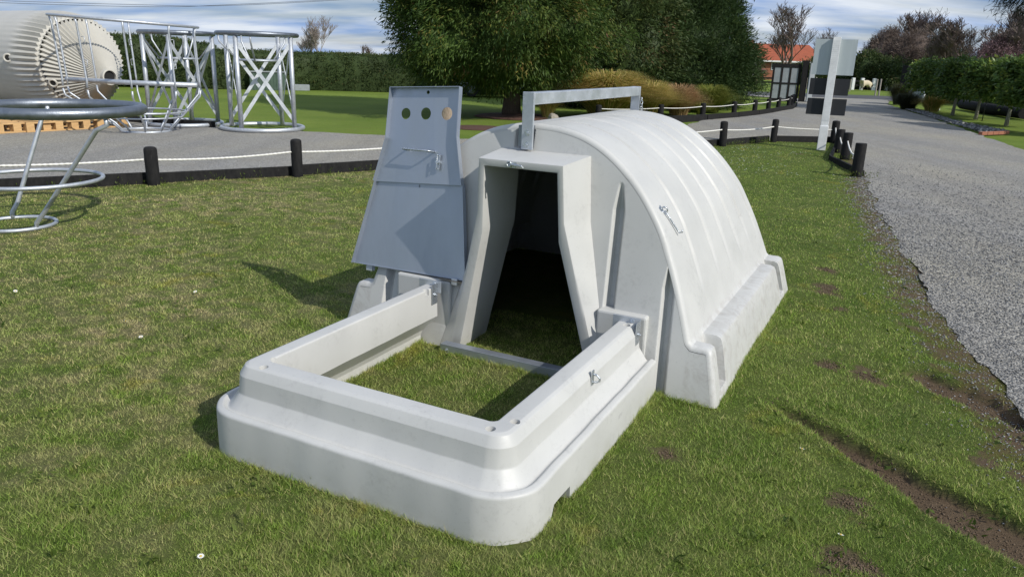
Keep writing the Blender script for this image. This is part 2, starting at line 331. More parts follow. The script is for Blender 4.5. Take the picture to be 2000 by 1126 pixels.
def poly_mask(poly, x, y):
    poly = np.asarray(poly); ins = np.zeros(x.shape, bool); j = len(poly)-1
    for i in range(len(poly)):
        xi, yi = poly[i]; xj, yj = poly[j]
        c = ((yi > y) != (yj > y)) & (x < (xj-xi)*(y-yi)/(yj-yi+1e-12)+xi); ins ^= c; j = i
    return ins
def seg_dist(poly, x, y):
    "distance to a polyline and position along it (0..1)"
    best = np.full(x.shape, 1e9); pos = np.zeros(x.shape); n = len(poly)-1
    for i in range(n):
        ax, ay = poly[i]; bx, by = poly[i+1]; dx, dy = bx-ax, by-ay
        t = np.clip(((x-ax)*dx+(y-ay)*dy)/(dx*dx+dy*dy), 0, 1); d = np.hypot(x-ax-t*dx, y-ay-t*dy)
        m = d < best; best = np.where(m, d, best); pos = np.where(m, (i+t)/n, pos)
    return best, pos

# ------------------------------------------------------------------ ground
rag = np.random.default_rng(5)
def ragged(pts, step=.12, amp=.05):
    P = resample(pts, max(2, int(np.linalg.norm(np.diff(np.asarray(pts), axis=0), axis=1).sum()/step)))
    return P+np.c_[lump(np.c_[P, P[:, :1]*0], .9, 3)*amp, lump(np.c_[P, P[:, :1]*0], 1.1, 4)*amp]+rag.normal(0, amp*.25, P.shape)
drive_left = [(2.2, 1.6), (2.42, 2.9), (2.56, 3.4), (2.68, 3.75), (2.76, 4.2), (2.98, 4.85), (3.4, 6.16), (3.75, 7.09), (4.25, 8.61), (4.90, 10.44), (5.62, 12.2), (6.46, 14.6), (6.85, 15.8), (7.55, 18.05)]
front_edge = [(7.0, 17.95), (5.9, 17.82), (4.36, 16.42), (2.85, 15.2), (1.35, 14.05), (-.12, 12.85), (-1.58, 11.66), (-2.99, 10.52), (-4.5, 9.5), (-6.0, 8.5), (-9.0, 6.5), (-20, -1)]
yard_far = [(-26, 20.5), (-14, 18.4), (-8.83, 17.58), (-6.65, 16.93), (-4.36, 16.41), (-2.78, 16.17), (-1.17, 15.95), (.6, 16.4), (2.6, 18.2), (4.4, 21.0), (5.65, 23.7), (7.0, 25.6), (9.1, 28.9), (10.9, 31.8), (12.0, 34.5), (13.6, 38.0), (14.6, 42.0), (13.0, 46.0)]
drive_right = [(24, 46.0), (20.9, 44.3), (18.5, 39.0), (17.0, 34.4), (15.5, 29.2), (13.07, 22.0), (11.49, 17.4), (10.6, 12), (10.2, 6), (10.2, 1.6)]
drive_poly = np.vstack([ragged(drive_left, .08, .055), front_edge, yard_far[:2], ragged(yard_far[1:12], .2, .07), yard_far[12:], ragged(drive_right[:-1], .3, .08), drive_right[-1:]])
rutA = [(1.36, 3.55), (1.49, 3.28), (1.60, 3.05), (1.70, 2.83), (1.79, 2.63), (1.90, 2.44), (2.1, 2.1)]
rutB = [(2.34, 4.02), (2.44, 3.76), (2.58, 3.42), (2.8, 3.0)]
CLODS = [(G(1617, 528), .10), (G(1612, 562), .12), (G(1615, 572), .10), (G(1622, 712), .09), (G(1695, 735), .10), (G(1298, 885), .05), (G(1640, 1103), .10), (G(1660, 985), .09), (G(1680, 1115), .08), (G(1640, 605), .07), (G(1560, 300), .10)]
def fields(x, y):
    dA, pA = seg_dist(rutA, x, y); dB, pB = seg_dist(rutB, x, y); P = np.c_[x.ravel(), y.ravel(), 0*x.ravel()]
    nz = lump(P, 2.2, 21).reshape(x.shape); n2 = lump(P, 6., 22).reshape(x.shape)
    wA = .034+.115*np.clip(pA*1.4, 0, 1)+.014*nz+.014*n2; wB = .12+.03*nz+.012*n2
    ruta = np.clip((wA-dA)/.03, 0, 1)*np.clip(pA/.05, 0, 1); rutb = np.clip((wB-dB)/.04, 0, 1)
    z = .006*lump(P, .5, 23, 2).reshape(x.shape)+.005*n2-.050*ruta-.045*rutb
    for d_, w_ in ((dA, wA), (dB, wB)): z += .012*np.exp(-((d_-w_-.04)/.03)**2)
    soil = np.maximum(ruta, rutb)
    for c, r in CLODS:
        d = np.hypot(x-c[0], (y-c[1])*.7)+.055*n2+.03*nz; soil = np.maximum(soil, np.clip((r*.8-d)/.03, 0, 1)*.8)
    dl, _ = seg_dist(drive_left[:12], x, y); wm_ = .27+.14*nz+.10*n2; moss = np.clip((wm_-dl)/.06, 0, 1)
    de, _ = seg_dist(drive_left[10:], x, y); soil = np.maximum(soil, np.clip((.16+.1*n2-de)/.06, 0, 1)*.6)
    moss = np.maximum(moss, np.clip((.13+.06*nz-seg_dist(front_edge[:9], x, y)[0])/.07, 0, 1)*.5)
    return z, soil, moss
def sheet(name, poly, z, mat):
    me = bpy.data.meshes.new(name); me.from_pydata([(p[0], p[1], z) for p in poly], [], [tuple(range(len(poly)))]); me.update(); return tag(obj(name, me, mat), kind='structure')
gx = (-700, 1.2, 2.9, 700); gy = (-300, 1.9, 4.25, 900); gb = B()
gb.add([(x, y, -.03) for y in gy for x in gx], [(r*4+c, r*4+c+1, r*4+c+5, r*4+c+4) for r in range(3) for c in range(3) if (r, c) != (1, 1)])
tag(gb.build('ground', M['farlawn']), kind='structure')
def build_lawn():
    xs = np.r_[np.arange(-10, 1.15, .1), np.arange(1.15, 2.9, .018), np.arange(2.9, 8.01, .1)]; ys = np.r_[np.arange(.6, 1.8, .07), np.arange(1.8, 4.3, .018), np.arange(4.3, 18.61, .1)]; X, Y = np.meshgrid(xs, ys); Z, S, Ms = fields(X, Y); nx = len(xs)
    gm = poly_mask(drive_poly, X, Y); Z = np.where(gm, np.minimum(Z, .001), Z)
    V = np.c_[X.ravel(), Y.ravel(), Z.ravel()]; i, j = np.meshgrid(np.arange(len(ys)-1), np.arange(nx-1), indexing='ij'); q = (i*nx+j).ravel(); F = np.c_[q, q+1, q+nx+1, q+nx]
    cx_, cy_ = X.ravel()[q]+.03, Y.ravel()[q]+.03; line = np.interp(cx_, [-20, -9.0, -6.0, -4.5, -2.99, -1.58, -.12, 1.35, 2.85, 4.36, 5.9, 7.0, 9], [-1, 6.5, 8.5, 9.5, 10.52, 11.66, 12.85, 14.05, 15.2, 16.42, 17.82, 17.95, 18])
    F = F[cy_ < line+.15]
    return tag(obj('lawn', npmesh('lawn', V, F, soil=S.ravel(), moss=Ms.ravel()), M['lawn'], smooth=True), kind='structure')
build_lawn()
sheet('driveway', drive_poly, .006, M['gravel'])
sheet('road', [(-120, 49), (13, 45.6), (24.5, 45.6), (120, 36), (120, 45), (26, 53), (-120, 58)], -.012, M['asphalt'])
def blades():
    n = 1020000; r = np.random.default_rng(2); d = 1.55*np.exp(r.uniform(0, 1, n)*math.log(20/1.55)); a = r.uniform(0, 1, n); a = np.where(a < .86, (a/.86*2-1)*R_(40), np.where(a < .93, -1., 1.)*r.uniform(R_(40), R_(68), n)); x, y = d*np.sin(a), d*np.cos(a)
    line = np.interp(x, [-20, -9.0, -6.0, -4.5, -2.99, -1.58, -.12, 1.35, 2.85, 4.36, 5.9, 7.0, 9], [-1, 6.5, 8.5, 9.5, 10.52, 11.66, 12.85, 14.05, 15.2, 16.42, 17.82, 17.95, 18])
    keep = (y < line-.06) & (y > .7) & ~poly_mask(drive_poly, x, y); x, y, d = x[keep], y[keep], d[keep]
    z, S, Ms = fields(x, y); keep = r.uniform(0, 1, len(x)) > np.maximum(S*1.3, Ms*.85)
    th = R_(-26.9); lx = (x+.01)*math.cos(th)+(y-4.)*math.sin(th); ly = -(x+.01)*math.sin(th)+(y-4.)*math.cos(th)
    e = np.abs(lx-.085); inside = ((ly > -1.55) & (ly < 0) & (e < .775) & ~((e < .67) & (ly > -1.44)))
    inside |= (ly > .12) & (ly < 2.4) & (np.abs(lx) < 1.15) & ~((ly < .8) & (np.abs(lx) < .5)); keep &= ~inside
    x, y, d, z = x[keep], y[keep], d[keep], z[keep]
    m = 26000; t = r.uniform(0, 1, m); edge = resample(np.array([(1.19, 2.4), (1.19, .0), (.87, -.01), (.868, -1.4), (.70, -1.565), (-.55, -1.565), (-.70, -1.4), (-.70, -.02), (-1.20, -.01), (-1.21, .5), (-.57, -.02), (-.57, -1.42), (.74, -1.44), (.745, -.03), (.72, -.09), (-.40, -.095)]), 4000)
    q = edge[(t*3999).astype(int)]+r.normal(0, .012, (m, 2)); ex = -.01+q[:, 0]*math.cos(th)-q[:, 1]*math.sin(th); ey = 4.+q[:, 0]*math.sin(th)+q[:, 1]*math.cos(th)
    x = np.r_[x, ex]; y = np.r_[y, ey]; z = np.r_[z, fields(ex, ey)[0]]; d = np.hypot(x, y); long_ = np.r_[np.ones(len(x)-m), np.full(m, 1.7)]; n = len(x)
    tuft = lump(np.c_[x, y, 0*x], 1.6, 31); h = r.uniform(.007, .021, n)*(1+.35*tuft)*np.clip(1.25-d*.025, .6, 1.2)*long_*np.where(r.uniform(0, 1, n) > .96, 1.5, 1.); w = r.uniform(.0011, .0023, n)*np.clip(d/3.2, .8, 5)
    az = r.uniform(0, 6.283, n); ln = r.uniform(.2, 1.3, n)*h; la = r.uniform(0, 6.283, n)
    b = np.c_[x, y, z-.004]; s = np.c_[np.cos(az)*w, np.sin(az)*w, 0*w]; tip = b+np.c_[np.cos(la)*ln, np.sin(la)*ln, h]
    V = np.stack([b-s, b+s, tip], 1).reshape(-1, 3); F = np.arange(3*n).reshape(-1, 3)
    tag(obj('grass', npmesh('grass', V, F, np.repeat(r.uniform(0, 1, n), 3)), M['blade']), 'short mown grass blades covering the near lawn', 'grass', kind='stuff')
blades()
OCT = np.array([(1, 0, 0), (-1, 0, 0), (0, 1, 0), (0, -1, 0), (0, 0, 1), (0, 0, -1)], float); OCTF = np.array([(0, 2, 4), (2, 1, 4), (1, 3, 4), (3, 0, 4), (2, 0, 5), (1, 2, 5), (3, 1, 5), (0, 3, 5)])
def stones(name, x, y, z, size, seed, mat, flat=.55):
    r = np.random.default_rng(seed); n = len(x); sc = np.stack([size*r.uniform(.7, 1.4, n), size*r.uniform(.5, 1., n), size*r.uniform(.3, 1, n)*flat], 1); a = r.uniform(0, 6.283, n); t = r.normal(0, .35, n)
    L = OCT[None]*sc[:, None]*r.uniform(.7, 1.15, (n, 6, 1)); c, s = np.cos(a)[:, None], np.sin(a)[:, None]; ct, st = np.cos(t)[:, None], np.sin(t)[:, None]
    X = L[..., 0]*ct-L[..., 2]*st; Z = L[..., 0]*st+L[..., 2]*ct; Xr = X*c-L[..., 1]*s; Yr = X*s+L[..., 1]*c
    V = np.stack([Xr+x[:, None], Yr+y[:, None], Z+z[:, None]], -1).reshape(-1, 3); F = (OCTF[None]+6*np.arange(n)[:, None, None]).reshape(-1, 3)
    return obj(name, npmesh(name, V, F, np.repeat(r.beta(2, 2.2, n), 6)), mat)
def gravel():
    r = np.random.default_rng(3); n = 110000; d = 2.6*np.exp(r.uniform(0, 1, n)*math.log(16/2.6)); a = r.uniform(0, R_(43), n); x, y = d*np.sin(a), d*np.cos(a)
    k = poly_mask(drive_poly, x, y) & (x > 1.5) & (r.uniform(0, 1, n) < np.clip((17-d)/9, 0, 1)); x, y, d = x[k], y[k], d[k]
    m = 5200; t = r.uniform(0, 1, m); P = resample(drive_left[:11], 400); q = P[(t**1.3*399).astype(int)]; ex = q[:, 0]-np.abs(r.normal(0, .19, m))+.03; ey = q[:, 1]+r.normal(0, .05, m); ez = fields(ex, ey)[0]
    x = np.r_[x, ex]; y = np.r_[y, ey]; z = np.r_[np.full(len(d), .008), ez]; dd = np.hypot(x, y)
    tag(stones('gravel', x, y, z+.002, r.uniform(.004, .0105, len(x))*np.clip(dd/5.5, .9, 1.7), 8, M['stone']), 'loose grey gravel chips on the driveway', 'gravel', kind='stuff')
gravel()
def crumbs():
    r = np.random.default_rng(4); X = []; Y = []
    for c, rad in CLODS:
        k = int(260*rad/.1); X.append(c[0]+r.normal(0, rad*.45, k)); Y.append(c[1]+r.normal(0, rad*.45, k))
    for poly, w, k in ((rutA, .075, 900), (rutB, .10, 500)):
        P = resample(poly, 300)[r.integers(0, 300, k)]; X.append(P[:, 0]+r.normal(0, w*.6, k)); Y.append(P[:, 1]+r.normal(0, w*.6, k))
    x = np.concatenate(X); y = np.concatenate(Y); z = fields(x, y)[0]
    tag(stones('soil_crumbs', x, y, z+.002, r.uniform(.002, .007, len(x)), 9, simple('damp_soil', (.085, .056, .034), (.16, .115, .075), 20, .95, coord='World'), .8), 'brown soil crumbs of wheel rut and worm casts', 'soil', kind='stuff')
crumbs()

# ------------------------------------------------------------------ the farrowing hut (local axes: x across, y to the back, z up)
HO = np.array([-.01, 4.0, 0.]); HT = R_(-26.9); HV = np.array([math.cos(HT), math.sin(HT), 0]); HU = np.array([-math.sin(HT), math.cos(HT), 0])
def HL(px, py, axis, c):
    C = np.array([-HO@HV, -HO@HU, CH]); d = ray(px, py); d = np.array([d@HV, d@HU, d[2]]); return C+d*(c-C[axis])/d[axis]
LEN, KL, KR, FR_ = 2.435, .2, .36, .03
hut = empty('farrowing_hut', HO, HT, 'off-white moulded plastic farrowing hut with ribbed barrel roof and open doorway', 'hut')
SK1 = [(1.18, 0), (1.163, .07), (1.137, .18), (1.119, .252), (1.108, .274), (1.085, .284), (1.04, .284), (1.014, .285)]
SK0 = [(1.18, 0), (1.176, .045), (1.166, .057), (1.10, .06), (1.066, .068), (1.05, .12), (1.035, .2), (1.016, .272)]
ARC = resample(bez([(1.0, .30), (.955, .43), (.90, .575), (.84, .71), (.765, .855), (.63, 1.03), (.467, 1.172), (.31, 1.258), (.15, 1.300), (0, 1.312)], 24), 170)
def profile(sk):
    a = np.array([p for p in SK1])*sk+np.array(SK0)*(1-sk); h = np.vstack([a, ARC]); return np.vstack([h, (h[:-1]*[-1, 1])[::-1]])
PN = []
def normals(P):
    t = np.gradient(P, axis=0); n = np.c_[-t[:, 1], t[:, 0]]; n /= np.linalg.norm(n, axis=1)[:, None]; return n      # inward
RIBS = [(y-KL*z)*LEN/(LEN-(KL+KR)*z) for y, z in ((.509, .80), (.869, .74), (1.171, .689), (1.474, .639), (1.779, .588), (2.076, .538))]
def sstep(a, b, x): t = np.clip((x-a)/(b-a), 0, 1); return t*t*(3-2*t)
def shell():
    b = B(); loops = []; P1 = profile(1.); n1_ = normals(P1)
    def loop(P, y): return [(p[0], yy, p[1]) for p, yy in zip(P, y)]
    for i in range(7):
        a = math.pi/2*(1-i/6); Q = P1+n1_*FR_*(1-math.cos(a))*np.array([1, 1]); Q[:, 1] = np.maximum(Q[:, 1], 0); loops.append(loop(Q, KL*P1[:, 1]+FR_*(1-math.sin(a))))
    st = set(np.round(np.arange(.04, LEN-.035, .018), 4)); cuts = [(.105, 0), (.245, 1), (2.08, 0), (2.205, 1)]
    for c, _ in cuts: st |= {c-.010, c-.006, c-.001, c+.001, c+.006, c+.010}
    for s in sorted(st):
        sk = 1.
        for i, (c, up) in enumerate(cuts):
            e = min(1, max(0, (s-c+.0015)/.003))
            if s > c-.02: sk = (e if up else 1-e)
            if abs(s-c) < .0085: sk = sk*.985+.0075 if sk in (0., 1.) else sk
        P = profile(sk); z = P[:, 1]; dep = sum(np.clip(1-abs(s-r-.006)/.036, 0, 1)**.7 if s > r+.006 else np.clip(1-abs(s-r-.006)/.016, 0, 1)**.7 for r in RIBS)
        P = P+normals(P)*(.026*dep*sstep(.42, .72, z))[:, None]
        y = KL*z+s*(LEN-(KL+KR)*z)/LEN; loops.append(loop(P, y))
    for i in range(5):
        a = math.pi/2*i/4; Q = P1+n1_*FR_*(1-math.cos(a)); Q[:, 1] = np.maximum(Q[:, 1], 0); loops.append(loop(Q, LEN-KR*P1[:, 1]-FR_*(1-math.sin(a))))
    b.grid(loops); n = len(loops[0]); k = (len(loops)-1)*n; b.f.append(tuple(k+j for j in range(n)))
    return b.build('shell', M['plastic'], hut, True, auto=38)
shell_o = shell()
PO = [(.530, 0), (.322, .85), (.312, 1.143), (-.172, 1.143), (-.190, .85), (-.388, 0)]
PI_ = [(.480, 0), (.294, .742), (.280, 1.104), (-.140, 1.104), (-.160, .742), (-.335, 0)]
PW_ = [(.600, 0), (.385, .83), (.338, 1.166), (-.198, 1.166), (-.250, .83), (-.460, 0)]
def pf(z): return .02-z*.084           # y of the door frame's front face
def front_wall():
    P1 = profile(1.); O = P1+normals(P1)*FR_; O[:, 1] = np.maximum(O[:, 1], 0); n = len(O); y0 = KL*P1[:, 1]
    d = np.r_[0, np.cumsum(np.linalg.norm(np.diff(O, axis=0), axis=1))]; q = np.array(PW_, float); dq = np.r_[0, np.cumsum(np.linalg.norm(np.diff(q, axis=0), axis=1))]
    t = d/d[-1]*dq[-1]; I = np.stack([np.interp(t, dq, q[:, k]) for k in (0, 1)], 1); T = 120; loops = []
    O1 = O.copy(); ns = len(SK1); k_ = np.arange(ns)/ns; e_ = O[ns]; line = np.c_[1.0+(e_[0]-1.0)*k_, e_[1]*k_]; O = O.copy(); O[:ns] = line; O[-ns:] = (line*[-1, 1])[::-1]; sb_ = B()
    for sl in (slice(0, ns+1), slice(n-ns-1, n)):
        A_, C_ = O1[sl], O[sl]; sb_.grid([[(p[0], KL*p[1]+.0, p[1]) for p in (A_*(1-f)+C_*f)] for f in (0, .25, .5, .75, 1)][::-1])
    for i in range(T+1):
        f = i/T; X = O*(1-f)+I*f; x, z = X[:, 0], X[:, 1]; y = KL*z
        for sgn in (1, -1):
            for xb, xt, z0, zt in ((.880, .846, -1, .685), (.560, .528, .30, 1.045)):
                xc = sgn*(xb+(xt-xb)*np.clip(z/zt, 0, 1)); tp = np.clip((zt-z)/.14, 0, 1)*np.clip((z-z0)/.02, 0, 1); w = .012+.024*tp
                y = y+.052*tp**.8*sstep(0, 1, 1.3*(1-np.abs(x-xc)/w))
        y = y+.040*sstep(-.126, -.104, x)*(1-sstep(-.026, -.004, x))*sstep(1.166, 1.184, z)
        loops.append([(a, c, e) for a, c, e in zip(x, y, z)])
    b = B(); b.grid(loops[::-1]); b.add(sb_.v, sb_.f); return b.build('front_wall', M['plastic'], hut, True, auto=24)
front_wall()
def door_frame():
    def sub(L, n=10):
        out = []
        for p, q in zip(L[:-1], L[1:]):
            for k in range(n): out.append(tuple(p[i]+(q[i]-p[i])*k/n for i in range(3)))
        return out+[L[-1]]
    W_ = np.array([(x, KL*z+.002, z) for x, z in PW_]); A_ = np.array([(x, pf(z), z) for x, z in PO]); C_ = np.array([(x, pf(z), z) for x, z in PI_]); D_ = np.array([(x, .34, z) for x, z in PI_])
    def toward(P, Q, d): v_ = Q-P; return P+v_*(d/np.linalg.norm(v_, axis=1))[:, None]
    e = .012; loops = [W_, toward(A_, W_, e), (toward(A_, W_, e*.3)*.5+toward(A_, C_, e*.3)*.5), toward(A_, C_, e), toward(C_, A_, e), (toward(C_, A_, e*.3)*.5+toward(C_, D_, e*.3)*.5), toward(C_, D_, e), D_]
    b = B(); b.grid([sub([tuple(p) for p in l]) for l in loops][::-1]); return b.build('door_frame', M['plastic'], hut, True, auto=34)
door_frame()
for s in (1, -1):
    x0, x1 = (.50, .785) if s > 0 else (-.785, -.40); b = B()
    b.hexa([(x0, .022, -.01), (x1, .022, -.01), (x1, .10, -.01), (x0, .10, -.01)], [(x0, .034, .395), (x1-.012, .034, .395), (x1-.012, .12, .400), (x0, .12, .400)]); b.build('fender_seat', M['plastic'], hut, bevel=.012)
# lifting handle over the roof
hx = -.028
hd = B().box(hx-.034, hx+.034, .196, .212, 1.172, 1.478).build('handle_post', M['galv'], hut, bevel=.003)
B().box(hx-.034, hx+.034, 1.992, 2.008, 1.172, 1.478).build('handle_post', M['galv'], hut, bevel=.003)
B().box(hx-.030, hx+.032, .2125, 1.9915, 1.412, 1.476).build('handle_bar', M['galvbright'], hut, bevel=.004)
B().box(-.088, -.012, .2125, .262, 1.186, 1.30).build('handle_plate', M['greysteel'], hut)
def bolt(c, nrm, r=.011, parent=hut, name='bolt'):
    c = Vector(c); nrm = Vector(nrm).normalized(); b = B(); b.tube([c-nrm*.006, c+nrm*.0015], r*1.55, 12); b.tube([c, c+nrm*.009], r, 6); b.tube([c, c+nrm*.015], r*.5, 8); return b.build(name, M['zinc'], parent)
bolt((hx+.002, .196, 1.262), (0, -1, 0)); bolt((hx-.004, .196, 1.20), (0, -1, 0))
def chain(pts, parent, r=.0035, L=.026):
    P = resample(pts, int(np.linalg.norm(np.diff(np.array(pts), axis=0), axis=1).sum()/(L*.8))+1); b = B()
    for i in range(len(P)-1):
        a, c = Vector(P[i]), Vector(P[i+1]); d = (c-a).normalized(); s = d.orthogonal().normalized(); s = (s if i % 2 else d.cross(s))*.009; m = (a+c)/2; d = d*L*.5
        b.tube([m-d, m-d*.6+s, m+d*.6+s, m+d, m+d*.6-s, m-d*.6-s], r, 5, True)
    return b.build('chain', M['zinc'], parent, True)
chain([(hx+.045, 2.0, 1.40), (hx+.05, 2.002, 1.33), (hx+.048, 2.002, 1.26)], hut)
# hook with eye plate on the barrel roof
def roof_hit(px, py):
    best = None
    for x, z in ARC[::2]:
        P = HL(px, py, 0, x)
        if P[1] > .02 and (best is None or abs(P[2]-z) < best[0]): best = (abs(P[2]-z), P, (x, z))
    return Vector(best[1])
a = roof_hit(1292, 413); c = roof_hit(1321, 455); nn = Vector((.80, -.05, .60)).normalized(); dd = (c-a).normalized(); sd = nn.cross(dd).normalized()
b = B(); b.hexa([a-dd*.030-sd*.020-nn*.004, a+dd*.030-sd*.020-nn*.004, a+dd*.030+sd*.020-nn*.004, a-dd*.030+sd*.020-nn*.004], [a-dd*.030-sd*.020+nn*.006, a+dd*.030-sd*.020+nn*.006, a+dd*.030+sd*.020+nn*.006, a-dd*.030+sd*.020+nn*.006])
hp = b.build('hook_plate', M['zinc'], hut); b = B(); b.ring(a+nn*.018, .016, .0045, 14, 6, sd)
b.tube([a+nn*.018+dd*.006, a+dd*.06+nn*.016, c+nn*.014-dd*.01, c+nn*.014+dd*.006, c+nn*.03+dd*.012, c+nn*.036+dd*.002], .0045, 7); b.build('hook', M['zinc'], hp, True)
# latch above the doorway
l0 = Vector((.045, pf(1.122)-.004, 1.122)); b = B(); b.tube([l0+Vector((-.035, -.006, .006)), l0+Vector((.045, -.016, 0)), l0+Vector((.05, -.012, -.008))], .006, 7); b.ring(l0+Vector((-.03, -.01, .006)), .012, .004, 12, 6, (0, 1, 0)); b.box(l0.x-.04, l0.x+.01, l0.y-.004, l0.y+.004, l0.z-.012, l0.z+.016)
b.build('latch', M['zinc'], hut, True, auto=40)
# steel sill across the doorway
b = B(); b.box(-.40, .50, -.085, -.024, .049, .056); b.box(-.40, .50, -.0845, -.0785, -.01, .0485); b.box(-.40, .50, -.030, -.0245, -.01, .0485); sill = b.build('sill', M['sheet'], hut, bevel=.0015)
bolt((-.36, -.085, .024), (0, -1, 0), .007, sill)
# hinge shelf on the left fender seat
b = B(); sa, sc_ = HL(842, 552, 2, .40), HL(905, 560, 2, .40); b.box(sa[0], sc_[0], .030, .066, .4015, .4055); b.box(sa[0], sc_[0], .0662, .072, .4015, .428); b.build('hinge_shelf', M['brownsteel'], hut)
b = B(); lp = HL(888, 545, 1, .045); b.box(lp[0]-.02, lp[0]+.02, .038, .052, lp[2]-.035, lp[2]+.004); b.build('hinge_lug', M['galvbright'], hut, bevel=.003)

# ---- the sheet-steel door standing open beside the doorway
q = [HL(912, 550, 1, .045), HL(688, 512, 1, .045), HL(766, 171, 1, .245)]; dO = Vector(q[0]); dA_ = Vector(q[1])-dO; dB_ = Vector(q[2])-Vector(q[1]); dN = dA_.cross(dB_).normalized()
if dN.y > 0: dN = -dN
def DP(px, py, off=0.):
    C = Vector((-HO@HV, -HO@HU, CH)); d = ray(px, py); d = Vector((d@HV, d@HU, d[2])); t = (dO+dN*off-C).dot(dN)/d.dot(dN); return C+d*t
door = empty('door', (0, 0, 0)); door.parent = hut
dz = (DP(830, 171)-DP(812, 362)).normalized(); dx = dz.cross(dN).normalized()
if dx.x < 0: dx = -dx
TL, TR, ML, MR, FL_, FR2, BL_, BR_ = [DP(*p) for p in ((768, 172), (903, 171), (759, 270), (897, 268), (735, 353), (906, 362), (690, 512), (911, 549))]
def holed(name, outline, holes, mat, parent, th=.003, off=0.):
    "flat sheet in the door plane with round holes, filled by a 2-D curve"
    cu = bpy.data.curves.new(name, 'CURVE'); cu.dimensions = '2D'; cu.fill_mode = 'BOTH'; cu.extrude = th/2
    for pts in [outline]+holes:
        s = cu.splines.new('POLY'); s.points.add(len(pts)-1); s.use_cyclic_u = True
        for i, p in enumerate(pts): s.points[i].co = (p[0], p[1], 0, 1)
    t = bpy.data.objects.new('tmp', cu); COL.objects.link(t); dg = bpy.context.evaluated_depsgraph_get(); me = bpy.data.meshes.new_from_object(t.evaluated_get(dg)); bpy.data.objects.remove(t); me.name = name
    me.transform(Matrix(((dx.x, dz.x, dN.x, dO.x+dN.x*off), (dx.y, dz.y, dN.y, dO.y+dN.y*off), (dx.z, dz.z, dN.z, dO.z+dN.z*off), (0, 0, 0, 1)))); me.materials.clear(); return obj(name, me, mat, parent)
def d2(p): p = p-dO; return (p.dot(dx), p.dot(dz))
def circ(px, py, r, n=26): c = d2(DP(px, py)); return [(c[0]+r*math.cos(6.2832*i/n), c[1]+r*math.sin(6.2832*i/n)) for i in range(n)]
up_p = holed('upper_panel', [d2(p) for p in (TL, ML, FL_, FR2, MR, TR)], [circ(793, 222, .033), circ(832, 222, .035), circ(873, 222, .0365), circ(836.5, 180.5, .011)], M['sheet'], door)
lo_p = holed('lower_panel', [d2(p) for p in (FL_+dx*.004, BL_, BR_, FR2-dx*.004)], [], M['sheet'], door, .003, -.014)
def rim(name, pts, h, off=0.):
    for a_, b_ in zip(pts[:-1], pts[1:]):
        e = (b_-a_).normalized(); s = dN.cross(e).normalized()*.0018; a0, b0 = a_+dN*off, b_+dN*off
        B().hexa([a0-s, a0+s, a0+s+dN*h, a0-s+dN*h], [b0-s, b0+s, b0+s+dN*h, b0-s+dN*h]).build(name, M['sheet'], door)
rim('rim', [FL_, ML, TL], .034); rim('rim', [TL, TR], .034); rim('rim', [TR, MR, FR2], .034); rim('rim', [FL_, BL_], .034, -.014); rim('rim', [FR2, BR_], .034, -.014); rim('rim', [BL_, BR_], .008, -.014)
rim('fold', [FL_, FR2], .014, -.012)
a_, b_ = DP(795, 292), DP(849, 297); h_ = dN*.075
B().tube([a_, a_+h_*.55, a_+h_*.8+(b_-a_)*.05, b_+h_*.8-(b_-a_)*.05, b_+h_*.55, b_], .006, 8).build('door_handle', M['zinc'], door, True)
c_ = DP(856.5, 317, .012); b = B(); b.hexa([c_-dx*.012-dz*.045, c_+dx*.012-dz*.045, c_+dx*.012-dz*.045+dN*.008, c_-dx*.012-dz*.045+dN*.008], [c_-dx*.012+dz*.045, c_+dx*.012+dz*.045, c_+dx*.012+dz*.045+dN*.008, c_-dx*.012+dz*.045+dN*.008])
b.tube([c_-dN*.012, c_+dN*.02], .012, 10); b.tube([c_+dz*.035, c_+dz*.04+dN*.02, c_-dz*.035+dN*.02, c_-dz*.04], .004, 6); b.build('door_latch', M['zinc'], door, bevel=.002)
b = B(); p_ = DP(721, 517, -.02); b.hexa([p_-dx*.022-dz*.035-dN*.035, p_+dx*.022-dz*.035-dN*.035, p_+dx*.022-dz*.035, p_-dx*.022-dz*.035], [p_-dx*.022+dz*.05-dN*.035, p_+dx*.022+dz*.05-dN*.035, p_+dx*.022+dz*.05, p_-dx*.022+dz*.05]); b.build('hinge_bracket', M['galv'], door, bevel=.003)
tx = bpy.data.curves.new('stamped_number', 'FONT'); tx.body = '5'; tx.size = .022; tx.align_x = 'CENTER'; tx.extrude = .0004
t = bpy.data.objects.new('tmp', tx); COL.objects.link(t); me = bpy.data.meshes.new_from_object(t.evaluated_get(bpy.context.evaluated_depsgraph_get())); bpy.data.objects.remove(t)
tp_ = DP(819, 366, -.0105); me.transform(Matrix(((dx.x, dz.x, dN.x, tp_.x), (dx.y, dz.y, dN.y, tp_.y), (dx.z, dz.z, dN.z, tp_.z), (0, 0, 0, 1)))); me.materials.clear(); obj('stamped_number', me, M['ink'], door)

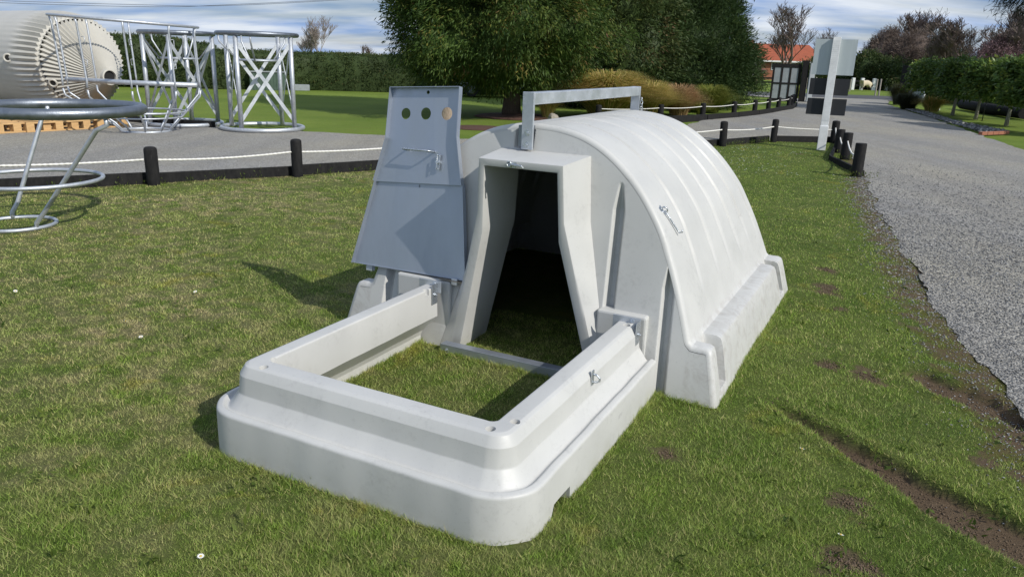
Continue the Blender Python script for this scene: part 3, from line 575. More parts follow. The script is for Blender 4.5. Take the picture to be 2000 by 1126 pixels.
# ---- the low fender pen bolted in front of the doorway
fen = empty('fender_pen', HO, HT, 'low off-white plastic fender enclosing a square of grass before the hut doorway', 'pen')
FC, FW, FY, FRAD = .085, .775, -1.558, .20
def rounded(pts, seg=4):
    out = []
    for i, (x, y, r) in enumerate(pts):
        if r == 0 or i in (0, len(pts)-1): out.append((x, y)); continue
        p, a, c = Vector((x, y)), Vector(pts[i-1][:2]), Vector(pts[i+1][:2]); u, v = (a-p).normalized(), (c-p).normalized(); ang = u.angle(v); t = min(r/math.tan(ang/2), .49*(a-p).length, .49*(c-p).length); p0, p1 = p+u*t, p+v*t
        for k in range(seg+1):
            f = k/seg; q = p0*(1-f)**2+p*2*f*(1-f)+p1*f*f; out.append((q.x, q.y))
    return out
FPROF = rounded([(0, -.01, 0), (0, .06, 0), (.002, .196, .016), (.030, .202, .010), (.050, .184, .012), (.098, .250, .016), (.106, .328, .006), (.130, .366, .010), (.146, .373, .008), (.219, .374, .010), (.222, .19, .006), (.118, .082, .006), (.104, .05, .01), (.104, -.01, 0)])
def fender():
    loops = []; E0 = .262; ys = sorted(set(np.round(np.r_[np.linspace(-.012, FY+E0, 40), -1.112, -1.116], 4)), reverse=True)
    def row(fn, k, notch=False):
        w = .0010*math.sin(k*.37)+.0008*math.sin(k*.83+1); L = []
        for d, z in FPROF:
            x, y = fn(d+w*(.3 if z > .3 else 1)); L.append((x, y, .056 if notch and z < .055 and d < .09 else z))
        loops.append(L)
    def arc(sx, a):
        def fn(d):
            R = max(FRAD-d, .03); return (FC+sx*(FW-(R+d)+R*math.cos(a)), FY+(R+d)-R*math.sin(a))
        return fn
    for k, y in enumerate(ys): row(lambda d: (FC+FW-d, y), k, -1.27 < y < -1.114)
    for i in range(0, 21): row(arc(1, math.pi/2*i/20), 60+i)
    for k, x in enumerate(np.linspace(FC+FW-E0, FC-FW+E0, 44)): row(lambda d: (x, FY+d), 90+k)
    for i in range(20, -1, -1): row(arc(-1, math.pi/2*i/20), 150+i)
    for k, y in enumerate(ys[::-1]): row(lambda d: (FC-FW+d, y), 200+k)
    b = B(); b.grid(loops, True); n = len(FPROF); b.f.append(tuple(range(n-1, -1, -1))); b.f.append(tuple((len(loops)-1)*n+j for j in range(n)))
    t = b.build('fender_tmp', M['plastic']); cut = B()
    for p in HOLES: cut.lathe([(.0165, -.035), (.0195, -.004), (.0215, .012)], 24, (p[0], p[1], .374))
    c = cut.build('cut_tmp', M['plastic']); md = t.modifiers.new('holes', 'BOOLEAN'); md.object = c; md.solver = 'EXACT'
    import bmesh
    for o_ in (t, c):
        bm = bmesh.new(); bm.from_mesh(o_.data); bmesh.ops.recalc_face_normals(bm, faces=bm.faces); bm.to_mesh(o_.data); bm.free()
    me = bpy.data.meshes.new_from_object(t.evaluated_get(bpy.context.evaluated_depsgraph_get())); bpy.data.objects.remove(t); bpy.data.objects.remove(c); me.name = 'fender_wall'
    return obj('fender_wall', me, M['plastic'], fen, True, auto=32)
HOLES = [HL(px_, py_, 2, .374) for px_, py_ in ((958, 836), (1006, 822), (515, 716), (537, 700), (1224, 634), (832, 566))]
fender()
for s in (1, -1):
    xa = FC+s*.60; b = B(); b.box(xa-.075, xa+.075, -.0175, -.0135, .335, .405); br = b.build('bracket', M['galv'], fen, bevel=.002)
    xe = FC+(.672 if s > 0 else -.5500); b = B(); b.box(xe-.0025, xe+.0025, -.075, -.018, .275, .395); b.build('bracket_flange', M['zinc'], br, bevel=.0015)
    bolt((xe+.0025, -.046, .33), (1, 0, 0), .009, br); bolt((xa+.03, -.0175, .39), (0, -1, .3), .008, br)
p = HL(1157, 737, 0, FC+FW-.101); b = B(); b.box(p[0]-.002, p[0]+.004, p[1]-.012, p[1]+.012, p[2]-.035, p[2]+.035); pl_ = b.build('eye_plate', M['zinc'], fen, bevel=.002)
pv = Vector(p); b = B(); b.tube([pv+Vector((0, 0, .018)), pv+Vector((.02, 0, .016)), pv+Vector((.034, 0, .004)), pv+Vector((.034, 0, -.008)), pv+Vector((.02, 0, -.018)), pv+Vector((0, 0, -.02))], .005, 8); b.build('eye', M['zinc'], pl_, True)

# ------------------------------------------------------------------ black post-and-rope fences on timber kerbs
def post_mesh(r, h, dome=True, seed=0):
    b = B(); prof = [(r, -.05), (r, h-.035), (r*.93, h-.012), (r*.72, h), (r*.3, h+.006)] if dome else [(r*1.02, -.05), (r, h-.012), (r*.95, h)]
    b.lathe(prof, 14); rr = np.random.default_rng(seed); b.v = [(x*(1+rr.normal(0, .012)), y*(1+rr.normal(0, .012)), z) for x, y, z in b.v]; return b.mesh('post')
def rope(a, c, sag, r, parent, twist=True, step=.018):
    a, c = Vector(a), Vector(c); L = (c-a).length; n = max(4, int(L/step)); d = (c-a).normalized(); s = Vector((0, 0, 1)).cross(d).normalized(); u = d.cross(s); V = []; k = 8 if twist else 6
    for i in range(n+1):
        t = i/n; p = a.lerp(c, t)-Vector((0, 0, sag*4*t*(1-t)))
        for j in range(k):
            th = 2*math.pi*j/k; q = r*(1+(.24*math.cos(3*th-t*L*110) if twist else 0)); V.append(p+(s*math.cos(th)+u*math.sin(th))*q)
    F = [(i*k+j, i*k+(j+1) % k, (i+1)*k+(j+1) % k, (i+1)*k+j) for i in range(n) for j in range(k)]
    return B().add(V, F).build('rope', M['rope'], parent, True)
def kerb(a, c, parent, h=.135, t=.05, off=.10, seed=0):
    a, c = np.array(a, float), np.array(c, float); d = (c-a)/np.linalg.norm(c-a); n = np.array([-d[1], d[0]]); r = random.Random(seed); hh = h+r.uniform(-.008, .008); a = a+n*off+d*.012; c = c+n*off-d*.012; b = B()
    b.hexa([(*(a-n*t/2), -.06), (*(c-n*t/2), -.06), (*(c+n*t/2), -.06), (*(a+n*t/2), -.06)], [(*(a-n*t/2), hh), (*(c-n*t/2), hh+r.uniform(-.006, .006)), (*(c+n*t/2), hh), (*(a+n*t/2), hh)])
    return b.build('kerb_board', M['timberblack'], parent, bevel=.006)
fa = empty('rope_fence', (-6.0, 8.38, 0), 0, 'black timber post and white rope fence with kerb boards along the near lawn', 'fence')
def rel(p, e): return (p[0]-e.location.x, p[1]-e.location.y)
FP = [(-6.02, 8.40), (-4.5, 9.36), (-2.99, 10.37), (-1.56, 11.50), (-.10, 12.68), (1.38, 13.86), (2.87, 15.04), (4.35, 16.25), (5.87, 17.66)]
FH = [.47, .465, .505, .50, .50, .50, .50, .52, .505]
pm = [post_mesh(.076, 1., True, i) for i in range(2)]
for i, (p, h) in enumerate(zip(FP, FH)):
    x, y = rel(p, fa); o = obj('post', post_mesh(.076+.003*math.sin(i*2.1), h, True, i), M['timberblack'], fa, True, (x, y, 0), auto=50); o.rotation_euler = (.03*math.sin(i*1.7), .03*math.cos(i*2.3), i)
for i in range(len(FP)-1):
    a, c = rel(FP[i], fa), rel(FP[i+1], fa); kerb(a, c, fa, .135, .05, .115, i)
    rope((*a, FH[i]*.66), (*c, FH[i+1]*.68), .018+.014*(i % 2), .0125, fa)
x, y = rel(FP[-1], fa); RP = [(7.35, 17.9, .50), (6.60, 15.79, .47), (6.27, 14.63, .50), (5.47, 12.23, .53)]
cnr = rel(RP[0], fa); kerb((x, y), cnr, fa, .13, .05, .10, 30); rope((x, y, .34), (*cnr, .30), .02, .0125, fa)
for i, (px_, py_, h) in enumerate(RP):
    a = rel((px_, py_), fa); obj('post', post_mesh(.086, h, i == 0, 20+i), M['timberblack'], fa, True, (*a, 0), auto=50)
    if i: p0 = rel(RP[i-1], fa); rope((*p0, RP[i-1][2]*.72), (*a, h*.72), .13, .0125, fa)
a = rel(RP[0], fa); c = rel((5.75, 12.9), fa); kerb((a[0]+.05, a[1]), (c[0]+.05, c[1]+1.4), fa, .10, .05, .05, 40); kerb((c[0]+.05, c[1]+1.4), (c[0]-.22, c[1]-.62), fa, .10, .05, .06, 41)
p = rel(G(463, 346)[:2], fa); b = B(); d = Vector((.53, -.85, 0)); q = Vector((p[0], p[1], .052)); b.tube([q+d*.12, q+d*-.06], .045, 18, cap=False); b.tube([q+d*.105, q+d*-.06], .036, 18); o = b.build('drain_pipe', M['blackplastic'], None, True, loc=fa.location); tag(o, 'short black plastic drain pipe end poking through a kerb board', 'pipe')
fb = empty('rope_fence', (4.1, 24.2, 0), 0, 'distant black post and rope fence curving before the tussock grasses to the gate', 'fence')
QP = [(2.2, 21.2), (4.15, 22.6), (5.75, 24.2), (7.2, 25.95), (8.38, 27.6), (9.35, 29.15), (10.25, 30.75), (11.15, 32.2), (11.75, 33.6), (12.2, 34.7)]
for i, p in enumerate(QP):
    a = rel(p, fb); obj('post', post_mesh(.085, .50, True, 50+i), M['timberblack'], fb, True, (*a, 0), auto=50)
    if i: c = rel(QP[i-1], fb); rope((*c, .40), (*a, .40), .03, .012, fb, False, .2); kerb(c, a, fb, .17, .05, -.16, 60+i)
c = rel((-.8, 19.2), fb); b = rel(QP[0], fb)

# ------------------------------------------------------------------ sign seen from behind
sb = G(1603, 293); sg = empty('roadside_sign', (sb[0], sb[1], 0), R_(-20), 'white ribbed sign post carrying a grey board above two black panels', 'sign')
B().box(-.075, .075, -.04, .04, -.1, 2.26).build('sign_post', M['whitepaint'], sg, bevel=.006)
B().box(-.085, .085, -.06, .05, -.1, .50).build('post_sleeve', M['whitepaint'], sg, bevel=.006)
for i in range(40):
    z = .62+i*.04; B().box(-.072, .072, -.046, -.0405, z, z+.034).build('ridge', M['whitepaint'], sg)
B().box(-.40, .40, .045, .060, 1.52, 2.22).build('sign_board', M['signback'], sg)
B().box(-.40, .36, .045, .058, 1.12, 1.45).build('lower_panel', M['blackpanel'], sg); B().box(-.40, .36, .045, .058, .72, 1.05).build('lower_panel', M['blackpanel'], sg)

# ------------------------------------------------------------------ galvanised stands in the yard
def V3(a, z): return Vector((a[0], a[1], z))
bc = G(33, 441); near = empty('cone_stand', (bc[0], bc[1], 0), 0, 'dull grey steel cone stand with thick top ring standing on the lawn', 'steel stand')
C0 = Vector((0, 0, .02)); c1_ = AY(64, 349, bc[1]+.02); c2_ = AY(112, 212, bc[1]+.02); C1 = Vector((c1_[0]-bc[0], .02, c1_[2])); C2 = Vector((c2_[0]-bc[0], .02, c2_[2])); r0, r1, r2 = .325, .575, .69
B().ring(C0, r0, .018, 48).build('base_ring', M['galv'], near, True); B().ring(C1, r1, .019, 56).build('middle_ring', M['galv'], near, True); B().ring(C2, r2, .047, 64, 12).build('top_ring', M['greysteel'], near, True)
for k, adeg in enumerate((-28, 128, 235)):
    a = R_(adeg); e = Vector((math.cos(a), math.sin(a), 0)); p0 = C0+e*(r0-.01); p3 = C2+e*(r2-.03); d = p3-p0
    B().tube([p0, p0+Vector((0, 0, .05))+e*.012, p0+d*.14+e*-.02, p0+d*.86+e*.03, p3-Vector((0, 0, .10))+e*.02, p3-Vector((0, 0, .02))], .021, 8).build('leg', M['galv'], near, True)
def tower(px_c, Yc, R, H, rot, label):
    c = G(px_c, 255); c = AY(px_c, 255, Yc); t = empty('tank_stand', (c[0], Yc, 0), 0, label, 'steel stand', 'galvanised cylindrical tank stands'); S = .045
    B().ring((0, 0, H), R, S, 48, 10).build('top_ring', M['greysteel'], t, True); B().ring((0, 0, .05), R+.04, .045, 48, 10).build('base_ring', M['galv'], t, True)
    L = []
    for k in range(4):
        a = rot+k*math.pi/2; p = Vector((math.cos(a)*(R-.03), math.sin(a)*(R-.03), 0)); L.append(p); B().tube([p+Vector((0, 0, .05)), p+Vector((0, 0, H-.03))], .048, 10).build('leg', M['galv'], t, True)
    for k in range(4):
        p, q = L[k], L[(k+1) % 4]
        for u, v, o in ((p, q, .012), (q, p, -.012)):
            nn_ = (p+q).normalized()*o; B().bar(u+nn_+Vector((0, 0, .22)), v+nn_+Vector((0, 0, H-.16)), .008, .07, up=(p+q).normalized().cross((v-u).normalized())).build('brace', M['galvbright'], t)
    B().ring((0, 0, H-.52), .40, .02, 32, 8).build('inner_ring', M['galv'], t, True)
    for k in range(5):
        a = rot+.4+k*6.2832/5; e = Vector((math.cos(a), math.sin(a), 0)); B().tube([e*(R-.02)+Vector((0, 0, H-.03)), e*(R-.04)+Vector((0, 0, H-.16)), e*.42+Vector((0, 0, H-.52))], .018, 7).build('strut', M['galv'], t, True)
    return t
tower(514, 16.62, .80, 1.95, R_(-105), 'galvanised ring stand with crossed flat braces, next to the gravel edge')
tower(362, 17.05, .74, 1.93, R_(-80), 'galvanised ring stand with crossed braces, behind the open cage hopper')
cg = AY(284, 257, 15.45); cage = empty('cage_hopper', (cg[0], cg[1], 0), 0, 'galvanised open cage with hoop rails tapering down to a small foot ring', 'steel stand')
T = Vector((-.16, 0, 2.09)); Mi = Vector((-.12, 0, .95)); Ft = Vector((.02, 0, .02)); rT, rM, rF = 1.30, 1.27, .46
B().ring(T, rT, .026, 64, 8, (.05, 0, 1)).build('top_hoop', M['galv'], cage, True); B().tube([Mi+Vector((-rM-.02, -.1, .02)), Mi+Vector((0, -.16, 0)), Mi+Vector((rM+.02, -.1, -.01))], .046, 10).build('cross_bar', M['galv'], cage, True); B().ring(Ft, rF, .024, 40, 8).build('foot_ring', M['galv'], cage, True)
B().ring((-.02, 0, .40), .80, .018, 48, 7).build('lower_hoop', M['galv'], cage, True); B().ring((0, 0, .30), .72, .016, 48, 7).build('lower_hoop', M['galv'], cage, True)
for k in range(10):
    a = R_(k*36+6); e = Vector((math.cos(a), math.sin(a), 0)); b = B(); zt = T.z-.05*math.cos(a)*1.3
    b.tube([T.xy.to_3d()+e*rT+Vector((0, 0, zt)), T.xy.to_3d()+e*(rT-.03)+Vector((0, 0, zt-.12)), Mi.xy.to_3d()+e*(rM-.02)+Vector((0, 0, 1.0)), Mi.xy.to_3d()+e*(rM-.01)+Vector((0, 0, .88))], .019, 7); b.build('upright', M['galv'], cage, True)
    B().tube([Mi.xy.to_3d()+e*(rM-.01)+Vector((0, 0, .84)), Mi.xy.to_3d()+e*(rM-.03)+Vector((0, 0, .72)), Ft.xy.to_3d()+e*(rF+.12)+Vector((0, 0, .16)), Ft.xy.to_3d()+e*rF+Vector((0, 0, .03))], .019, 7).build('rib', M['galv'], cage, True)
    if k % 2: 
        m = Mi.xy.to_3d()+e*(rM-.02); s_ = Vector((-e.y, e.x, 0))*.06
        for zc in (1.25, 1.65): B().tube([m+Vector((0, 0, zc)), m+s_+Vector((0, 0, zc)), m+s_+Vector((0, 0, zc+.12)), m+Vector((0, 0, zc+.12))], .007, 5).build('lug', M['galv'], cage, True)
# ------------------------------------------------------------------ fluted silo lying on pallets
sc0 = AY(160, 114, 17.0); sil = empty('lying_silo', (sc0[0], 17.0, 0), 0, 'beige fluted plastic silo lying on its side on wooden pallets', 'silo')
SAX = Vector((.86, -.51, 0)).normalized(); SX = Vector((0, 0, 1)).cross(SAX).normalized(); ZC = 1.26
def sp_(axial, r, th, dz_=0.): return SAX*axial+Vector((0, 0, ZC+dz_))+(SX*math.cos(th)+Vector((0, 0, 1))*math.sin(th))*r
NFL = 56; NT = NFL*4
def tri(j, ph=0.): t = ((j/4.+ph) % 1.); return 1-4*abs(t-.5)
loops = []
for ax_, r, amp, dzz in ((-5.2, .5, 0, 0), (-5.0, .9, 0, 0), (-4.8, 1.05, 0, 0), (-2.2, 1.055, 0, 0), (-.95, 1.055, .0, 0), (-.80, 1.052, .012, 0), (-.55, 1.03, .020, 0), (-.25, .985, .030, 0), (-.04, .94, .032, 0), (-.03, .895, .0, 0), (.0, .890, 0, 0)):
    loops.append([sp_(ax_, r+amp*tri(j), 2*math.pi*j/NT, dzz) for j in range(NT)])
b = B(); b.grid(loops, True); b.build('barrel', M['silo'], sil, True, auto=25)
loops = []
for f in np.linspace(0, 1, 9):
    r = .880*(1-f)+.15*f; amp = .042*(1-f)**.6*(1 if f > 0 else 1)+.004; loops.append([sp_(.012+.86*f, r+amp*tri(j), 2*math.pi*j/NT, -.26*f) for j in range(NT)])
b = B(); b.grid(loops, True); b.build('cone', M['silo'], sil, True, auto=20)
b = B(); b.grid([[sp_(a_, r, 2*math.pi*j/28, -.27) for j in range(28)] for a_, r in ((.80, .165), (.95, .165), (.955, .15), (.955, .135), (.88, .13))], True); b.build('outlet_collar', M['silo'], sil, True, auto=35)
b = B(); b.add([sp_(.90, .134, 2*math.pi*j/28, -.27) for j in range(28)], [tuple(range(28))]); b.build('outlet_shade_disc', M['hole'], sil)  # flat dark disc paints the shade inside the collar
for th, axl, rr in ((R_(208), .10, .83), (R_(176), -.9, 1.055)):
    c = sp_(axl, rr, th, -.02); nrm = (SAX*.6+(SX*math.cos(th)+Vector((0, 0, 1))*math.sin(th))*.8).normalized(); b = B(); b.ring(c+nrm*.02, .075, .022, 20, 8, nrm); pt_ = b.build('port', M['silo'], sil, True); B().disc(c+nrm*.018, nrm, .06, 16).build('port_shade_disc', M['hole'], pt_)  # each ring gets a disc coloured as the shade within the port
pd = Vector((.78, .62, 0)); 
def pallet(center, rz, name_label):
    p = empty('pallet', center, rz, name_label, 'pallet', 'pallets under the silo')
    for i in range(3): B().box(-.6, .6, -.5+i*.45, -.4+i*.45, 0, .018).build('bottom_board', M['pine'], p)
    for i in range(3):
        for j in range(3): B().box(-.6+j*.53, -.46+j*.53, -.5+i*.45, -.4+i*.45, .0185, .10).build('block', M['pine'], p)
    for j in range(3): B().box(-.6+j*.53, -.46+j*.53, -.5, .5, .1005, .120).build('stringer', M['pine'], p)
    for i in range(6): B().box(-.6, .6, -.5+i*.183, -.415+i*.183, .1205, .141).build('deck_board', M['pine'], p)
    return p
pal = [G(198, 251), G(118, 256), G(36, 260), G(-60, 266)]
PALL = ['pale pine pallet under the silo cone, beside the cage hopper foot ring', 'pale pine pallet under the silo shoulder flutes', 'pale pine pallet under the smooth silo barrel', 'pale pine pallet under the far closed end of the silo']
for i, g_ in enumerate(pal):
    a = pal[max(0, i-1)]-pal[min(3, i+1)]; rz = math.atan2(a[1], a[0]); n_ = np.array([-math.sin(rz), math.cos(rz)])*.5; pallet((g_[0]+n_[0]*(1.5), g_[1]+n_[1]*1.5, .008), rz, PALL[i]).scale = (1, 1.5, 1.3)
b = B(); a, c = G(248, 238), G(415, 250); o = b.bar(Vector((a[0]-1, a[1]+.35, .06)), Vector((c[0], c[1]+.1, .06)), .12, .14).build('edging_timber', M['timberblack'], None, bevel=.01); tag(o, 'black edging timber between gravel yard and far lawn behind the stands', 'timber')

# ------------------------------------------------------------------ foliage builders
def leaves(C, D, n_per, rc, l, w, seed, droop=.25, spread=.7, tint_jit=.25, diamond=True):
    "leaf sprays: clump centres C with outward directions D -> little kite-shaped faces"
    r = np.random.default_rng(seed); m = len(C); n = m*n_per; P = np.repeat(C, n_per, 0)+r.normal(0, 1, (n, 3))*rc/1.6; d = np.repeat(D, n_per, 0)+r.normal(0, spread, (n, 3)); d[:, 2] -= droop; d /= np.linalg.norm(d, axis=1)[:, None]
    s = np.cross(d, r.normal(0, 1, (n, 3))); s /= np.linalg.norm(s, axis=1)[:, None]+1e-9; ll = (l*r.uniform(.6, 1.4, n))[:, None]; ww = (w*r.uniform(.6, 1.3, n))[:, None]
    nn_ = np.cross(d, s); V = np.stack([P, P+d*ll*.45+s*ww, P+d*ll+nn_*ll*.1, P+d*ll*.45-s*ww], 1).reshape(-1, 3); F = np.arange(4*n).reshape(-1, 4)
    t = np.clip(np.repeat(r.uniform(.1, .75, m), n_per)+r.normal(0, tint_jit, n)*.6, 0, 1); odd = r.uniform(0, 1, m) > .965; t = np.where(np.repeat(odd, n_per), np.clip(.93+r.normal(0, .05, n), 0, 1), np.minimum(t, .90)); return V, F, np.repeat(t, 4)
def crown_points(n, prof, seed, lumpf=.35, lumpa=.22, inner=.25, cx_=0., cy_=0.):
    "points spread through the outer part of a body of revolution prof=[(z, r)...] with lumps"
    r = np.random.default_rng(seed); pz = np.array([p[0] for p in prof]); pr = np.array([p[1] for p in prof]); zs = np.linspace(pz[0], pz[-1], 200); wgt = np.interp(zs, pz, pr)+.15; cdf = np.cumsum(wgt)/wgt.sum()
    z = np.interp(r.uniform(0, 1, n), cdf, zs); a = r.uniform(0, 6.283, n); R = np.interp(z, pz, pr); sl = np.gradient(np.interp(zs, pz, pr), zs); slope = np.interp(z, zs, sl)
    P0 = np.c_[np.cos(a)*R, np.sin(a)*R, z]; k = 1+lumpa*lump(P0, lumpf, seed+1, 3); dep = 1-inner*r.beta(1, 2.2, n); P = np.c_[P0[:, 0]*k*dep+cx_, P0[:, 1]*k*dep+cy_, z]
    D = np.c_[np.cos(a), np.sin(a), np.clip(-slope, -1.2, 1.5)]; D /= np.linalg.norm(D, axis=1)[:, None]; return P, D
def core(prof, f, seed, lumpf=.35, lumpa=.22, cx_=0., cy_=0.):
    pz = np.array([p[0] for p in prof]); pr = np.array([p[1] for p in prof]); V = []; zs = np.linspace(pz[0], pz[-1], 26); n = 30
    for z in zs:
        a = np.arange(n)*6.2832/n; R = np.interp(z, pz, pr); P0 = np.c_[np.cos(a)*R, np.sin(a)*R, np.full(n, z)]; k = 1+lumpa*lump(P0, lumpf, seed+1, 3); V.append(np.c_[P0[:, 0]*k*f+cx_, P0[:, 1]*k*f+cy_, P0[:, 2]])
    V = np.vstack(V); i, j = np.meshgrid(np.arange(25), np.arange(n), indexing='ij'); F = np.c_[(i*n+j).ravel(), (i*n+(j+1) % n).ravel(), ((i+1)*n+(j+1) % n).ravel(), ((i+1)*n+j).ravel()]; return V, F, np.full(len(V), .3)
def merge(parts):
    V, F, T_ = [], [], []; o = 0
    for v, f, t in parts: V.append(v); F.append(f+o); T_.append(t); o += len(v)
    return np.vstack(V), np.vstack(F), np.concatenate(T_)
def conifer(name, loc, label, prof, mat, trunk_r, n_cl, n_per, rc, l, w, seed, lumpf=.35, lumpa=.22, droop=.25, cx_=0., cy_=0., trunk_h=None, group=None, core_f=.80, inner=.25):
    t = empty(name, loc, 0, label, 'tree', group); P, D = crown_points(n_cl, prof, seed, lumpf, lumpa, inner, cx_, cy_); parts = [leaves(P, D, n_per, rc, l, w, seed+2, droop, .58)]
    if core_f: parts.append(core(prof, core_f, seed, lumpf, lumpa, cx_, cy_))
    V, F, T_ = merge(parts); obj('crown', npmesh('crown', V, F, T_), M[mat], t)
    h = trunk_h or prof[-1][0]*.9; b = B(); rr = np.random.default_rng(seed); pts = [(rr.normal(0, .03)*i, rr.normal(0, .03)*i, -.1+h*i/7) for i in range(8)]; b.tube(pts, [trunk_r*(1.35 if i == 0 else 1.05-.12*i) for i in range(8)], 12)
    for k in range(7):
        a = k*2.4; z = max(.6, prof[0][0]+.3)+k*.35; b.tube([(0, 0, z), (math.cos(a)*.9, math.sin(a)*.9, z+.35), (math.cos(a)*1.9, math.sin(a)*1.9, z+.5)], [trunk_r*.32, trunk_r*.2, trunk_r*.1], 6)
    b.build('trunk', M['bark'], t, True); return t
tk = G(998, 226)
conifer('cypress_tree', (tk[0], tk[1], 0), 'yellow-green cypress tree with clear bark trunk standing in a mulch ring', [(.85, .7), (1.0, 1.7), (1.3, 2.3), (1.8, 2.75), (2.6, 3.0), (4, 3.0), (5.4, 2.7), (7, 1.8), (8.6, .2)], 'cypress', .24, 2700, 56, .24, .14, .0155, 100, .55, .34, .45, -.5, -.3, 6.0, None, .74, .3)
b = B(); b.lathe([(1.3, -.02), (1.15, .02), (.5, .05), (.26, .08)], 26, (0, 0, 0)); o = b.build('mulch_ring', M['mulch'], None, True, loc=(tk[0]+.2, tk[1]-.1, 0)); tag(o, 'ring of red-brown bark mulch round the cypress trunk', 'mulch')
o = bpy.data.objects.new('mulch_patch', o.data); COL.objects.link(o); g_ = G(935, 248); o.location = (g_[0], g_[1], -.015); o.scale = (.6, .5, .6); tag(o, 'bare red-brown mulch patch on the lawn in front of the cypress', 'mulch')
conifer('thuja_tree', (3.1, 29.6, 0), 'dark brownish-green thuja tree behind the biggest tussock grass', [(.15, 1.6), (.8, 2.4), (2, 2.55), (4, 2.3), (6, 1.6), (8, .2)], 'thuja', .2, 1300, 50, .30, .16, .021, 130, .45, .25, .35, 0, 0, 6., None, .80)
conifer('yew_tree', (6.7, 32.2, 0), 'dark spreading yew with spiky branch tips beside the gate hedge', [(.15, 2.2), (.9, 2.75), (2, 2.65), (3, 2.25), (4.2, 1.65), (5.2, .9), (6, .1)], 'yew', .2, 1400, 55, .30, .18, .016, 160, .5, .3, -.15, 0, 0, 5., None, .74)
conifer('spruce_tree', (4.7, 31.0, 0), 'loose dark conifer with sky showing through its top, between thuja and yew', [(.3, 1.6), (2, 1.9), (3.2, 1.6), (4.6, 1.3), (6.5, .2)], 'yew', .14, 500, 50, .34, .2, .015, 190, .5, .35, -.1, 0, 0, 6., None, .55)
def hedge(name, pts, h, t, label, mat, dens, l, w, seed, rough=.07, group=None, z0=0., cat='hedge'):
    "clipped hedge along a polyline: lumpy core and leaves all over it"
    r = np.random.default_rng(seed); P = resample(pts, max(6, int(np.linalg.norm(np.diff(np.asarray(pts, float), axis=0), axis=1).sum()/.25))); d = np.gradient(P, axis=0); d /= np.linalg.norm(d, axis=1)[:, None]; n = np.c_[-d[:, 1], d[:, 0]]; hh = h if hasattr(h, '__len__') else [h, h]; Hs = np.interp(np.linspace(0, 1, len(P)), np.linspace(0, 1, len(hh)), hh)
    sec = [(-1, z0), (-1.02, .35), (-1, .8), (-.9, .95), (-.6, 1), (0, 1.02), (.6, 1), (.9, .95), (1, .8), (1.02, .35), (1, z0)]; loops = []
    for i in range(len(P)):
        Q = np.array([(P[i, 0]+n[i, 0]*a*t/2, P[i, 1]+n[i, 1]*a*t/2, z*Hs[i]) for a, z in sec]); loops.append(Q)
    Q = np.array(loops); sh = Q.shape; f = Q.reshape(-1, 3); f = f+np.c_[lump(f, .5, seed, 3), lump(f, .5, seed+1, 3), .6*lump(f, .5, seed+2, 3)]*rough; Q = f.reshape(sh); m = sh[1]; L_ = sh[0]
    i, j = np.meshgrid(np.arange(L_-1), np.arange(m-1), indexing='ij'); q = (i*m+j).ravel(); F = np.c_[q, q+1, q+m+1, q+m]
    A = f[F]; nr = np.cross(A[:, 2]-A[:, 0], A[:, 3]-A[:, 1]); ar = np.linalg.norm(nr, axis=1)/2; nr /= ar[:, None]*2+1e-9; cen = np.array([P[:, 0].mean(), P[:, 1].mean()])
    mid = A.mean(1); near_i = np.argmin(((mid[:, None, :2]-P[None])**2).sum(-1), 1); sgn = np.sign(((mid-np.c_[P[near_i], Hs[near_i]*.4])*nr).sum(1)); nr *= np.where(sgn == 0, 1, sgn)[:, None]
    k = r.choice(len(F), int(ar.sum()*dens), p=ar/ar.sum()); u, v = r.uniform(0, 1, (2, len(k), 1)); C = (A[k, 0]*(1-u)+A[k, 1]*u)*(1-v)+(A[k, 3]*(1-u)+A[k, 2]*u)*v
    e = [P[0], P[-1]]; o = P.mean(0); V, Fv, T_ = leaves(C-[o[0], o[1], 0], nr[k], 7, .07, l, w, seed+3, .0, .75)
    caps = np.array([[0, 1, 9, 10], [1, 2, 8, 9], [2, 3, 7, 8], [3, 4, 6, 7]]); F2 = np.vstack([F, caps, caps+(L_-1)*m])
    V, Fv, T_ = merge([(V, Fv, T_), (f-[o[0], o[1], 0], F2, np.full(len(f), .3))]); t_ = tag(obj(name, npmesh(name, V, Fv, T_), M[mat], None, False, (o[0], o[1], 0)), label, cat, group); return t_
hedge('hedge', [G(420, 171)[:2], G(600, 174)[:2]+[0, .4], G(700, 177)[:2]+[0, .5], (-4.0, 36.6), (2.0, 38.0)], 1.52, 1.6, 'long clipped dark green hedge across the far lawn behind the cypress', 'hedge', 110, .075, .018, 300, .06)
hedge('hedge', [(-22, 32.5), (-17, 33.2), (-14.6, 33.8), (-13.2, 34.3)], [2.0, 2.05, 1.95, 1.7], 1.8, 'rough olive-brown hedge behind the silo and galvanised stands', 'hedge', 80, .10, .022, 320, .22)
hedge('hedge', [(9.2, 41.5), (10.6, 41.2), (11.8, 40.9)], [2.05, 2.1, 1.9], 1.6, 'dark green hedge between the yew and the open gate', 'laurel', 55, .13, .04, 340, .15)
